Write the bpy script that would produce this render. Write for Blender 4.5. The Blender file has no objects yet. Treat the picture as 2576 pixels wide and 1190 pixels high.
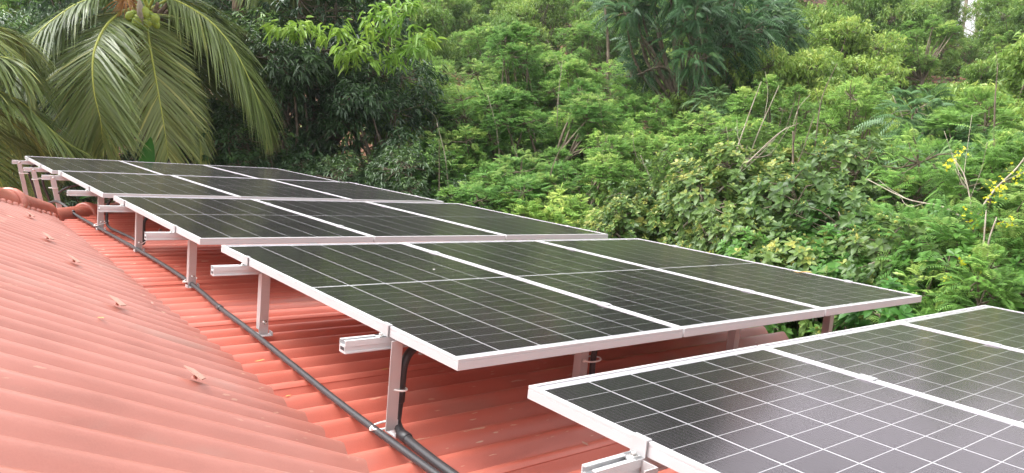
import bpy, math, random
import numpy as np
from mathutils import Vector, Matrix
R_=math.radians
C=bpy.context.scene.collection
S=bpy.context.scene
rng=np.random.default_rng(7); random.seed(7)

# ------------------------------------------------------------------ camera
SLOPE=R_(6.5)                                   # the roof falls away to the right by this angle
RY=Matrix.Rotation(SLOPE,3,'Y')
CAM=[(0.77516772,-0.62555731,0.08827828),(-0.00910021,-0.15077685,-0.98852594),(0.63168995,0.76547005,-0.12257005)]
cr=RY@Vector(CAM[0]); cu=-(RY@Vector(CAM[1])); cf=RY@Vector(CAM[2])
cam=bpy.data.cameras.new('camera'); co=bpy.data.objects.new('camera',cam); C.objects.link(co)
m=Matrix((cr,cu,-cf)).transposed().to_4x4(); co.matrix_world=m
cam.sensor_width=36; cam.lens=36*2824/3840; cam.clip_start=.05; cam.clip_end=3000
S.camera=co
# ------------------------------------------------------------------ sky and sun (overcast)
SUN_EL,SUN_AZ=R_(62),R_(312)
w=bpy.data.worlds.new('World'); S.world=w; w.use_nodes=True
nt=w.node_tree; nt.nodes.clear()
sky=nt.nodes.new('ShaderNodeTexSky'); sky.sky_type='NISHITA'; sky.sun_disc=False
sky.sun_elevation=SUN_EL; sky.sun_rotation=SUN_AZ; sky.air_density=1.0; sky.dust_density=4.0; sky.ozone_density=1.0
hs=nt.nodes.new('ShaderNodeHueSaturation'); hs.inputs['Saturation'].default_value=.05; hs.inputs['Value'].default_value=1.4
bg=nt.nodes.new('ShaderNodeBackground'); bg.inputs['Strength'].default_value=.15
ow=nt.nodes.new('ShaderNodeOutputWorld')
nt.links.new(sky.outputs[0],hs.inputs['Color']); nt.links.new(hs.outputs[0],bg.inputs[0]); nt.links.new(bg.outputs[0],ow.inputs[0])
sl=bpy.data.lights.new('sun','SUN'); sl.energy=.9; sl.angle=R_(28); sl.color=(1,.97,.92)
so=bpy.data.objects.new('sun',sl); C.objects.link(so)
sd=Vector((math.sin(SUN_AZ)*math.cos(SUN_EL),math.cos(SUN_AZ)*math.cos(SUN_EL),math.sin(SUN_EL)))
so.rotation_euler=sd.to_track_quat('Z','Y').to_euler()
S.view_settings.view_transform='Standard'; S.view_settings.look='None'; S.view_settings.gamma=1
S.view_settings.use_curve_mapping=False
S.view_settings.exposure=1.4
S.render.engine='CYCLES'

# ------------------------------------------------------------------ helpers
def W(x,y,z): return RY@Vector((x,y,z))
def aim(px,py,d):
    """world point seen at pixel (px,py) of a 2576 px wide picture, at horizontal distance d"""
    f=2824/1.4907
    v=cr*(px-1288)/f-cu*(py-595)/f+cf
    return v*(d/math.hypot(v.x,v.y))
def tag(o,label=None,cat=None,group=None,kind=None):
    if label:o['label']=label
    if cat:o['category']=cat
    if group:o['group']=group
    if kind:o['kind']=kind
    return o
def empty(name,loc=(0,0,0),rot=None,label=None,cat=None,group=None):
    o=bpy.data.objects.new(name,None); C.objects.link(o); o.location=loc
    o.empty_display_size=.1
    if rot: o.rotation_euler=rot
    return tag(o,label,cat,group)
def put(name,me,parent=None,loc=(0,0,0),rot=(0,0,0),mat=None):
    o=bpy.data.objects.new(name,me); C.objects.link(o); o.location=loc; o.rotation_euler=rot
    if parent: o.parent=parent
    if mat is not None and not me.materials: me.materials.append(mat)
    return o
class MB:
    """collects polygons, builds ONE mesh"""
    def __init__(s): s.v=[]; s.f=[]; s.sm=[]
    def add(s,vs,fs,smooth=False):
        n=len(s.v); s.v+=[tuple(v) for v in vs]; s.f+=[tuple(i+n for i in f) for f in fs]; s.sm+=[smooth]*len(fs); return s
    def box(s,a,b,bev=0):
        x0,y0,z0=a; x1,y1,z1=b
        if bev<=0:
            vs=[(x0,y0,z0),(x1,y0,z0),(x1,y1,z0),(x0,y1,z0),(x0,y0,z1),(x1,y0,z1),(x1,y1,z1),(x0,y1,z1)]
            return s.add(vs,[(3,2,1,0),(4,5,6,7),(0,1,5,4),(1,2,6,5),(2,3,7,6),(3,0,4,7)])
        e=bev
        vs=[(x0,y0,z0),(x1,y0,z0),(x1,y1,z0),(x0,y1,z0),(x0,y0,z1-e),(x1,y0,z1-e),(x1,y1,z1-e),(x0,y1,z1-e),
            (x0+e,y0+e,z1),(x1-e,y0+e,z1),(x1-e,y1-e,z1),(x0+e,y1-e,z1)]
        return s.add(vs,[(3,2,1,0),(8,9,10,11),(0,1,5,4),(1,2,6,5),(2,3,7,6),(3,0,4,7),(4,5,9,8),(5,6,10,9),(6,7,11,10),(7,4,8,11)])
    def extr(s,poly,x0,x1,axis='x'):
        n=len(poly)
        mk={'x':lambda t,p:(t,p[0],p[1]),'y':lambda t,p:(p[0],t,p[1]),'z':lambda t,p:(p[0],p[1],t)}[axis]
        vs=[mk(x0,p) for p in poly]+[mk(x1,p) for p in poly]
        fs=[(i,(i+1)%n,n+(i+1)%n,n+i) for i in range(n)]+[tuple(range(n))[::-1],tuple(range(n,2*n))]
        return s.add(vs,fs)
    def tube(s,pts,rad,n=10,cap=True):
        pts=[Vector(p) for p in pts]
        if not hasattr(rad,'__len__'): rad=[rad]*len(pts)
        up=None; vs=[]
        for i,p in enumerate(pts):
            t=(pts[min(i+1,len(pts)-1)]-pts[max(i-1,0)]).normalized()
            if up is None:
                up=Vector((0,0,1)) if abs(t.z)<.9 else Vector((1,0,0))
            a=t.cross(up).normalized(); up=a.cross(t).normalized()
            for k in range(n):
                q=2*math.pi*k/n
                vs.append(p+(a*math.cos(q)+up*math.sin(q))*rad[i])
        fs=[]
        for i in range(len(pts)-1):
            for k in range(n):
                fs.append((i*n+k,i*n+(k+1)%n,(i+1)*n+(k+1)%n,(i+1)*n+k))
        s.add(vs,fs,True)
        if cap:
            m_=len(s.v)-len(vs)
            s.f.append(tuple(m_+k for k in range(n))[::-1]); s.f.append(tuple(m_+(len(pts)-1)*n+k for k in range(n))); s.sm+=[False,False]
        return s
    def lathe(s,prof,n=12,c=(0,0,0),z=Vector((0,0,1))):
        q=Vector((0,0,1)).rotation_difference(z); c=Vector(c); vs=[]
        for r,h in prof:
            for k in range(n):
                a=2*math.pi*k/n; vs.append(c+q@Vector((r*math.cos(a),r*math.sin(a),h)))
        fs=[(i*n+k,i*n+(k+1)%n,(i+1)*n+(k+1)%n,(i+1)*n+k) for i in range(len(prof)-1) for k in range(n)]
        return s.add(vs,fs,True)
    def mesh(s,name,mat=None):
        me=bpy.data.meshes.new(name); me.from_pydata(s.v,[],s.f); me.polygons.foreach_set('use_smooth',s.sm)
        if mat: me.materials.append(mat)
        me.update(); return me
    def build(s,name,mat,parent=None,loc=(0,0,0),rot=(0,0,0)):
        return put(name,s.mesh(name,mat),parent,loc,rot)
def smooth_path(ps,n=8):
    ps=[Vector(p) for p in ps]; out=[]
    q=[ps[0]*2-ps[1]]+ps+[ps[-1]*2-ps[-2]]
    for i in range(1,len(q)-2):
        for k in range(n):
            t=k/n; a,b,c,d=q[i-1:i+3]
            out.append(.5*((2*b)+(c-a)*t+(2*a-5*b+4*c-d)*t*t+(3*b-a-3*c+d)*t**3))
    out.append(ps[-1]); return out

# ------------------------------------------------------------------ materials
def M(name,col,rough=.5,metal=0,spec=.5):
    m=bpy.data.materials.new(name); m.use_nodes=True; b=m.node_tree.nodes['Principled BSDF']
    b.inputs['Base Color'].default_value=(*col,1); b.inputs['Roughness'].default_value=rough
    b.inputs['Metallic'].default_value=metal; b.inputs['Specular IOR Level'].default_value=spec
    return m
def nd(m,t,**k):
    n=m.node_tree.nodes.new(t)
    for a,v in k.items():
        if a in n.inputs: n.inputs[a].default_value=v
        else: setattr(n,a,v)
    return n
def ln(m,a,b): m.node_tree.links.new(a,b)
def mixc(m,fac,a,b):
    n=m.node_tree.nodes.new('ShaderNodeMix'); n.data_type='RGBA'
    for s_,v in ((n.inputs[0],fac),(n.inputs[6],a),(n.inputs[7],b)):
        if hasattr(v,'is_linked') or hasattr(v,'node'): ln(m,v,s_)
        else: s_.default_value=v if not isinstance(v,tuple) else (*v,1)
    return n.outputs[2]
def ramp(m,src,p0,p1,c0=(0,0,0),c1=(1,1,1)):
    n=m.node_tree.nodes.new('ShaderNodeValToRGB'); e=n.color_ramp.elements
    e[0].position=p0; e[1].position=p1; e[0].color=(*c0,1); e[1].color=(*c1,1); ln(m,src,n.inputs[0]); return n.outputs[0]
def noise(m,scale,detail=4,vec=None,sc=None):
    tc=nd(m,'ShaderNodeTexCoord'); src=tc.outputs['Object']
    if sc:
        mp=nd(m,'ShaderNodeMapping'); mp.inputs['Scale'].default_value=sc; ln(m,src,mp.inputs[0]); src=mp.outputs[0]
    n=nd(m,'ShaderNodeTexNoise'); n.inputs['Scale'].default_value=scale; n.inputs['Detail'].default_value=detail
    ln(m,src,n.inputs['Vector']); return n.outputs[0]
def bump(m,src,st,dist=.01):
    n=nd(m,'ShaderNodeBump'); n.inputs['Strength'].default_value=st; n.inputs['Distance'].default_value=dist
    ln(m,src,n.inputs['Height']); b=m.node_tree.nodes['Principled BSDF']; ln(m,n.outputs[0],b.inputs['Normal'])
def roof_mat(name,base,faded,chips=.71,valley=0):
    m=M(name,base,.42); b=m.node_tree.nodes['Principled BSDF']; b.inputs['Specular IOR Level'].default_value=.8
    n1=noise(m,1.9,8); n2=noise(m,7,7,sc=(.35,1.6,1)); n3=noise(m,42,6,sc=(.22,1.5,1)); n4=noise(m,1.1,3)
    c=mixc(m,ramp(m,n1,.35,.68),tuple(v*.9 for v in base),faded)
    c=mixc(m,ramp(m,n2,.50,.78,(0,0,0),(.6,.6,.6)),c,tuple(v*.62 for v in base))
    n7=noise(m,3.4,9,sc=(.5,1,1)); c=mixc(m,ramp(m,n7,.58,.70,(0,0,0),(.30,.30,.30)),c,(.30,.24,.20))
    # worn patches where the paint has gone thin and chipped through to the cement
    gate=nd(m,'ShaderNodeMath',operation='MULTIPLY'); ln(m,ramp(m,n3,chips-.03,chips),gate.inputs[0]); ln(m,ramp(m,n4,.42,.62),gate.inputs[1])
    c=mixc(m,gate.outputs[0],c,(.60,.42,.30))
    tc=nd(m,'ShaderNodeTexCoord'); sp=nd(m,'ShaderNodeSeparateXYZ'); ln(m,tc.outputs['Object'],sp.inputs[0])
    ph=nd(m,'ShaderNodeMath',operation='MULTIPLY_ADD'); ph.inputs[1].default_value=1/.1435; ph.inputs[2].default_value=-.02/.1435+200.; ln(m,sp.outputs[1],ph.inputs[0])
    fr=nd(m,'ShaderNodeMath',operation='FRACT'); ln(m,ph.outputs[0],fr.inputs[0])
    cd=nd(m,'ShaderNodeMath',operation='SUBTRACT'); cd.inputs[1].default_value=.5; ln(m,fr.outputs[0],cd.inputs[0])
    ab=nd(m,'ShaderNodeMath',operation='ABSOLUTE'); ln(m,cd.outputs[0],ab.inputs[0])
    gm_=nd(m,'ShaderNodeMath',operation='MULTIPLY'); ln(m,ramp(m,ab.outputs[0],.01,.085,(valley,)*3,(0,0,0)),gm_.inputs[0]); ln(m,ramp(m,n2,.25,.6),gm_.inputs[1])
    if valley: c=mixc(m,gm_.outputs[0],c,(.16,.045,.030))  # valley dirt, darkened to paint in the rib shade the lighting lacks
    n5=noise(m,240,2); c=mixc(m,ramp(m,n5,.3,.75,(0,0,0),(.25,.25,.25)),c,faded)
    ln(m,c,b.inputs['Base Color'])
    ln(m,ramp(m,n2,.3,.7,(.32,)*3,(.52,)*3),b.inputs['Roughness'])
    n6=noise(m,60,6); bump(m,n6,.25,.002)
    return m
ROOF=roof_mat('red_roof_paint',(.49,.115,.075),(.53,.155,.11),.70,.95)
ROOF_GLARE=roof_mat('glare_roof_paint',(.388,.134,.100),(.435,.174,.138),.69,.45)  # left slope: sky glare painted in as a paler, chalkier red
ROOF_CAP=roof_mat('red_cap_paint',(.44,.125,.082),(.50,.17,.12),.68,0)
def alu(name,col,rough,metal=1,sc=(1,60,60)):
    m=M(name,col,rough,metal); b=m.node_tree.nodes['Principled BSDF']
    n=noise(m,20,3,sc=sc); ln(m,ramp(m,n,.3,.7,tuple(v*.88 for v in col),col),b.inputs['Base Color'])
    ln(m,ramp(m,n,.2,.8,(rough-.06,)*3,(rough+.08,)*3),b.inputs['Roughness'])
    return m
FRAME=alu('anodised_frame',(.53,.52,.53),.42,.12)
POST=alu('post_aluminium',(.52,.50,.50),.38,.3)
STEEL=M('bolt_steel',(.62,.62,.6),.25,1)
CLAMP=alu('clamp_aluminium',(.56,.56,.57),.45,.4)
def fine_rail():
    m=alu('ribbed_aluminium',(.60,.60,.61),.42,.3); tc=nd(m,'ShaderNodeTexCoord'); wv=nd(m,'ShaderNodeTexWave',bands_direction='Z'); wv.inputs['Scale'].default_value=90
    ln(m,tc.outputs['Object'],wv.inputs[0]); bump(m,wv.outputs[1],.6,.001); return m
RAIL=fine_rail()
PIPE=M('black_conduit',(.035,.034,.037),.42)
TIE=M('white_nylon',(.78,.78,.76),.45)
SHEET=M('white_backsheet',(.82,.83,.84),.6,0,.1)
def cell_mat():
    m=M('silicon_cell',(.008,.008,.010),.5,0,.08); b=m.node_tree.nodes['Principled BSDF']
    tc=nd(m,'ShaderNodeTexCoord'); sep=nd(m,'ShaderNodeSeparateXYZ'); ln(m,tc.outputs['Object'],sep.inputs[0])
    # ten silver wires per cell, running along the long side
    mul=nd(m,'ShaderNodeMath',operation='MULTIPLY'); mul.inputs[1].default_value=1/.0166; ln(m,sep.outputs[0],mul.inputs[0])
    fr=nd(m,'ShaderNodeMath',operation='PINGPONG'); fr.inputs[1].default_value=.5; ln(m,mul.outputs[0],fr.inputs[0])
    lt=nd(m,'ShaderNodeMath',operation='LESS_THAN'); lt.inputs[1].default_value=.055; ln(m,fr.outputs[0],lt.inputs[0])
    g=noise(m,160,3,sc=(1.6,.6,1)); g2=ramp(m,g,.50,.60,(.003,.0028,.0036),(.026,.025,.027))
    oi=nd(m,'ShaderNodeObjectInfo'); 
    c=mixc(m,lt.outputs[0],g2,(.075,.074,.08)); ln(m,c,b.inputs['Base Color'])
    return m
CELL=cell_mat()
def glass_mat():
    m=bpy.data.materials.new('panel_glass'); m.use_nodes=True; t=m.node_tree; t.nodes.clear()
    o=nd(m,'ShaderNodeOutputMaterial'); tr=nd(m,'ShaderNodeBsdfTransparent'); tr.inputs[0].default_value=(.96,.97,.97,1)
    gl=nd(m,'ShaderNodeBsdfGlossy'); gl.inputs[0].default_value=(.97,.87,.95,1); gl.inputs['Roughness'].default_value=.15
    fr=nd(m,'ShaderNodeFresnel'); fr.inputs[0].default_value=1.75
    mx=nd(m,'ShaderNodeMixShader'); ln(m,fr.outputs[0],mx.inputs[0]); ln(m,tr.outputs[0],mx.inputs[1]); ln(m,gl.outputs[0],mx.inputs[2]); ln(m,mx.outputs[0],o.inputs[0])
    # dust film
    n=noise(m,3.0,6); df=nd(m,'ShaderNodeBsdfDiffuse'); df.inputs[0].default_value=(.42,.41,.38,1)
    m2=nd(m,'ShaderNodeMixShader'); ln(m,ramp(m,n,.3,.8,(.008,)*3,(.03,)*3),m2.inputs[0]); ln(m,mx.outputs[0],m2.inputs[1]); ln(m,df.outputs[0],m2.inputs[2]); ln(m,m2.outputs[0],o.inputs[0])
    nn=noise(m,700,2); bp=nd(m,'ShaderNodeBump'); bp.inputs['Strength'].default_value=.022; bp.inputs['Distance'].default_value=.0008
    ln(m,nn,bp.inputs['Height']); ln(m,bp.outputs[0],gl.inputs['Normal'])
    return m
GLASS=glass_mat()
def leaf_mat(name,dark,mid,tip,trans=.35,rough=.42,spec=.45):
    m=bpy.data.materials.new(name); m.use_nodes=True; t=m.node_tree; b=t.nodes['Principled BSDF']; o=t.nodes['Material Output']
    at=nd(m,'ShaderNodeAttribute',attribute_name='tint'); oi=nd(m,'ShaderNodeObjectInfo')
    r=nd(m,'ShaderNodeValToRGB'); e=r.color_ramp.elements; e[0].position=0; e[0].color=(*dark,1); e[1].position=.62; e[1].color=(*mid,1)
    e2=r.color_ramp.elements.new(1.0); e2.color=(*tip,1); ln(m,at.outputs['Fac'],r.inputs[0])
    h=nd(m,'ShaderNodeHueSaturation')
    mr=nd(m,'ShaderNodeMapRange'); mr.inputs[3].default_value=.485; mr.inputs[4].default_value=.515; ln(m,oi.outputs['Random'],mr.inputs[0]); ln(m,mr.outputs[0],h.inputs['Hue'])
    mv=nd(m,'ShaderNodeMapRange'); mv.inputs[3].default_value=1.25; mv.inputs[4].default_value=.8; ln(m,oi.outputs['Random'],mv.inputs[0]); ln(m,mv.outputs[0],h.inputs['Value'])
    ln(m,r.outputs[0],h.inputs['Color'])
    ln(m,h.outputs[0],b.inputs['Base Color']); b.inputs['Roughness'].default_value=rough; b.inputs['Specular IOR Level'].default_value=spec
    tl=nd(m,'ShaderNodeBsdfTranslucent'); g=nd(m,'ShaderNodeGamma'); g.inputs[1].default_value=.85; ln(m,h.outputs[0],g.inputs[0]); ln(m,g.outputs[0],tl.inputs[0])
    mx=nd(m,'ShaderNodeMixShader'); mx.inputs[0].default_value=trans
    ln(m,b.outputs[0],mx.inputs[1]); ln(m,tl.outputs[0],mx.inputs[2]); ln(m,mx.outputs[0],o.inputs[0])
    return m
LM={
'mango':leaf_mat('dark_glossy_leaf',(0.020,0.053,0.018),(0.046,0.105,0.029),(0.132,0.253,0.055),.24,.33,.55),
'flush':leaf_mat('lime_young_leaf',(0.140,0.270,0.030),(0.220,0.380,0.045),(0.380,0.520,0.090),.4),
'feather':leaf_mat('feathery_leaf',(.075,.165,.032),(.21,.40,.078),(.46,.58,.15),.38),
'pinnate':leaf_mat('blue_green_leaflet',(.038,.095,.034),(.080,.180,.056),(.17,.28,.08),.26),
'lance':leaf_mat('drooping_lance_leaf',(.080,.155,.027),(.21,.345,.058),(.42,.50,.11),.36),
'rosette':leaf_mat('broad_rosette_leaf',(.045,.095,.024),(.115,.205,.045),(.36,.37,.085),.30),
'bright':leaf_mat('bright_rosette_leaf',(.06,.16,.03),(.125,.30,.05),(.25,.45,.08),.4),
'scrub':leaf_mat('scrub_leaf',(.055,.105,.024),(.17,.28,.05),(.30,.34,.10),.30),
'palm':leaf_mat('palm_leaflet',(.085,.125,.035),(.20,.26,.075),(.40,.40,.12),.30,.34,.5),
'banana':leaf_mat('banana_leaf',(0.060,0.200,0.030),(0.100,0.300,0.040),(0.200,0.400,0.060),.45),
'dead':leaf_mat('dry_leaflet',(0.100,0.060,0.035),(0.180,0.110,0.060),(0.280,0.180,0.090),.2,.7,.2),
'flower':leaf_mat('yellow_petal',(0.620,0.550,0.020),(0.620,0.620,0.030),(0.620,0.620,0.100),.3),
}
def bark(name,a,b_):
    m=M(name,a,.85); n=noise(m,14,6,sc=(1,1,.4)); ln(m,ramp(m,n,.35,.7,a,b_),m.node_tree.nodes['Principled BSDF'].inputs['Base Color']); bump(m,n,.6,.02); return m
BARK=bark('grey_brown_bark',(.10,.075,.05),(.24,.19,.14)); PALE=bark('pale_bark',(.26,.21,.16),(.42,.37,.30))
PBARK=bark('palm_bark',(.16,.10,.07),(.30,.21,.15))
RACHIS=M('yellow_midrib',(.40,.43,.08),.5)
SOIL=M('red_brown_soil',(.12,.06,.035),.95); n=noise(SOIL,1.4,8); ln(SOIL,ramp(SOIL,n,.35,.7,(.05,.03,.018),(.26,.11,.065)),SOIL.node_tree.nodes['Principled BSDF'].inputs['Base Color']); bump(SOIL,n,.8,.1)

# ------------------------------------------------------------------ ground, hills
EYE=Vector((0,0,0))
FAZ=math.atan2(cf.x,cf.y)
def terrain(x,y):
    d=math.hypot(x,y); az=math.atan2(x,y)-FAZ
    rise=.23+.05*max(0,min(1,(-az)/.6))-.045*max(0,min(1,(az-.30)/.15))
    z=-4.6
    if d>11:
        e=min(d,48); z+=rise*(e-11)*(1-math.exp(-(d-11)/5))
    if d>48:
        right=max(0,min(1,(az-.35)/.2))
        z+=(1-right)*.42*min(d-48,55) - right*.30*min(d-48,40)  # steepened above the view so the panels mirror hill, not sky
    # facing the side away from the camera view the land is level
    if abs(az)>1.3: z=-4.6+(z+4.6)*max(0,1-(abs(az)-1.3)/.5)
    z+=.35*math.sin(x*.31+1.3)*math.cos(y*.27)+.18*math.sin(x*.9)*math.sin(y*.8+.5)
    if d<11: z=-4.6+.1*math.sin(x)*math.cos(y)
    return z
g=MB(); rs=[0.01,2,4,6,8,10,11,12,13,14,15.5,17,19,21,23,25,27,29,31,33,35,37,39,41,43,45,47,49,52,56,62,70,80,95,110,140,200,320,600,1200,2500]; na=180
vs=[]
for r in rs:
    for k in range(na):
        a=2*math.pi*k/na; x,y=r*math.sin(a),r*math.cos(a)
        z=terrain(x,y)
        if r>140: z=min(z,-4)*1.0-(0 if r<300 else 0)
        vs.append((x,y,z))
fs=[(i*na+k,i*na+(k+1)%na,(i+1)*na+(k+1)%na,(i+1)*na+k) for i in range(len(rs)-1) for k in range(na)]+[tuple(range(na))]
g.add(vs,[f[::-1] for f in fs],True); tag(g.build('ground',SOIL),kind='structure')
HILL=M('far_hill_forest',(.045,.075,.04),.95); n=noise(HILL,.02,8); ln(HILL,ramp(HILL,n,.3,.7,(.03,.055,.03),(.07,.10,.05)),HILL.node_tree.nodes['Principled BSDF'].inputs['Base Color'])
for dist,h,seed,nm in ((420,50,1.0,'hills'),(760,104,4.0,'hills')):
    h_=MB(); vs=[]; N=160; K=10
    for j in range(K):
        for i in range(N):
            a=FAZ-.9+2.2*i/(N-1); t=j/(K-1); r=dist*(1+.35*t)
            hh=h*(.62+.25*math.sin(a*5+seed)+.10*math.sin(a*17+seed*2)+.05*math.sin(a*41+seed)+.025*math.sin(a*97))
            vs.append((r*math.sin(a),r*math.cos(a),-6+hh*math.sin(t*math.pi/2)))
    h_.add(vs,[(j*N+i,j*N+i+1,(j+1)*N+i+1,(j+1)*N+i) for j in range(K-1) for i in range(N-1)],True)
    tag(h_.build(nm,HILL),kind='structure')

# ------------------------------------------------------------------ foliage machinery
def nrmz(a): return a/np.maximum(np.linalg.norm(a,axis=-1,keepdims=True),1e-9)
class Leaves:
    def __init__(s): s.b=[];s.d=[];s.n=[];s.l=[];s.w=[];s.t=[];s.g=[]
    def add(s,b,d,n,l,w,t,g=.25):
        b=np.atleast_2d(b);N=len(b);f=lambda a:np.broadcast_to(np.asarray(a,float),(N,)).copy()
        s.b.append(b);s.d.append(np.broadcast_to(d,(N,3)));s.n.append(np.broadcast_to(n,(N,3)));s.l.append(f(l));s.w.append(f(w));s.t.append(f(t));s.g.append(f(g))
    def count(s): return sum(len(x) for x in s.b)
    def mesh(s,name,mat,fine=True):
        b=np.concatenate(s.b);d=nrmz(np.concatenate(s.d));n=np.concatenate(s.n);l=np.concatenate(s.l)[:,None];w_=np.concatenate(s.w)[:,None];t=np.concatenate(s.t);g=np.concatenate(s.g)[:,None]
        sd_=nrmz(np.cross(d,n)); n=nrmz(np.cross(sd_,d)); N=len(b); dn=np.array([0,0,-1.])
        fold=.22
        def pt(u,v): return b+d*l*u+sd_*w_*v*.5+n*w_*abs(v)*fold*.5+dn*l*g*u*u
        if fine:
            V=np.stack([pt(0,0),pt(1,0),pt(.28,.9),pt(.68,.8),pt(.68,-.8),pt(.28,-.9)],1); F=np.array([[0,2,3,1],[0,1,4,5]]); k=6
        else:
            V=np.stack([pt(0,0),pt(.45,1),pt(1,0),pt(.45,-1)],1); F=np.array([[0,1,2,3]]); k=4
        V=V.reshape(-1,3); F=(F[None]+(np.arange(N)*k)[:,None,None]).reshape(-1,4)
        return quads(name,V,F,np.repeat(t,k),mat)
def quads(name,V,F,tint,mat):
    me=bpy.data.meshes.new(name); me.vertices.add(len(V)); me.vertices.foreach_set('co',V.astype(np.float32).ravel())
    nf=len(F); me.loops.add(nf*4); me.loops.foreach_set('vertex_index',F.astype(np.int32).ravel())
    me.polygons.add(nf); me.polygons.foreach_set('loop_start',np.arange(0,nf*4,4,dtype=np.int32))
    try: me.polygons.foreach_set('loop_total',np.full(nf,4,dtype=np.int32))
    except Exception: pass
    a=me.attributes.new('tint','FLOAT','POINT'); a.data.foreach_set('value',np.clip(tint,0,1).astype(np.float32))
    me.materials.append(mat); me.update(calc_edges=True); return me
def rdir(n,up=.0):
    a=rng.normal(size=(n,3)); a[:,2]+=up; return nrmz(a)
# one spray (a leafy shoot) of each kind, added at p, pointing along d
def spray(L,kind,p,d,s,tint):
    Z=np.array([0,0,1.])
    d=nrmz(d); side=nrmz(np.cross(d,Z)+rng.normal(size=3)*.15)
    if kind in('mango','flush'):      # whorl of long drooping leaves
        n=9; a=rng.uniform(0,2*np.pi,n); u=nrmz(np.cross(side,d))
        dd=nrmz(d*.7+np.outer(np.cos(a),side)+np.outer(np.sin(a),u)*.8-Z*.35)
        L.add(p+rng.normal(size=(n,3))*.05*s,dd,nrmz(Z+rng.normal(size=(n,3))*.35),rng.uniform(.14,.24,n)*s,rng.uniform(.045,.065,n)*s,tint+rng.normal(size=n)*.12,.5)
    elif kind=='feather':             # doubly divided feathery fronds
        for q in range(3):
            d2=nrmz(d+rng.normal(size=3)*.55+Z*.1); ln_=rng.uniform(.28,.42)*s; m_=9
            t=np.repeat(np.linspace(.12,1,m_),2); sg=np.tile([1,-1],m_); sd2=nrmz(np.cross(d2,Z)+1e-6)
            base=p+np.outer(t*ln_,d2)-np.outer(t*t*ln_*.35,Z)
            wd=.12*s*np.sin(np.pi*(t*.75+.2))+.03*s
            L.add(base,nrmz(np.outer(sg,sd2)+d2*.55-Z*.18),nrmz(Z+rng.normal(size=3)*.2),wd,.026*s,tint+rng.normal()*.12+t*.12,.2)
    elif kind=='pinnate':             # long once divided drooping leaf, leaflets hang in pairs
        for q in range(2):
            d2=nrmz(d+rng.normal(size=3)*.35); ln_=rng.uniform(.5,.75)*s; m_=11
            t=np.repeat(np.linspace(.15,1,m_),2); sg=np.tile([1,-1],m_); sd2=nrmz(np.cross(d2,Z)+1e-6)
            base=p+np.outer(t*ln_,d2)-np.outer(t*t*ln_*.5,Z)
            L.add(base,nrmz(np.outer(sg,sd2)+d2*.25-Z*.45),nrmz(Z+d2*.3),.13*s*np.sin(np.pi*(t*.7+.22)),.036*s,tint+rng.normal()*.1,.5)
    elif kind=='lance':               # hanging narrow leaves in tassels
        n=10; t=rng.uniform(0,1,n); base=p+np.outer(t*.25*s,d)
        L.add(base,nrmz(d*.4+rng.normal(size=(n,3))*.6-Z*.9),rdir(n,.6),rng.uniform(.10,.18,n)*s,rng.uniform(.035,.05,n)*s,tint+rng.normal(size=n)*.13,.3)
    elif kind in('rosette','bright'): # rosette of broad leaves round the shoot tip
        n=8; a=np.arange(n)*2.4+rng.uniform(0,6); u=nrmz(np.cross(side,d)); el=np.linspace(.15,1.0,n)
        dd=nrmz(d[None]*el[:,None]+np.outer(np.cos(a),side)+np.outer(np.sin(a),u))
        sz=(1.15-.55*el)
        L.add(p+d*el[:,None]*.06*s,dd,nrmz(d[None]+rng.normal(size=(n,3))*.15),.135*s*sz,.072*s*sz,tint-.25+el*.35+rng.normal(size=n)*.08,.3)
        if kind=='rosette' and rng.random()<.26:   # small yellowish flower heads
            k=9; L.add(p+d*.07*s+rng.normal(size=(k,3))*.022*s,rdir(k,.8),rdir(k),.03*s,.024*s,1.0,0)
    else:                             # scrub: loose small leaves
        n=12; L.add(p+rng.normal(size=(n,3))*.12*s,rdir(n,.3),rdir(n,1.),rng.uniform(.07,.13,n)*s,rng.uniform(.035,.06,n)*s,tint+rng.normal(size=n)*.13,.3)
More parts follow.
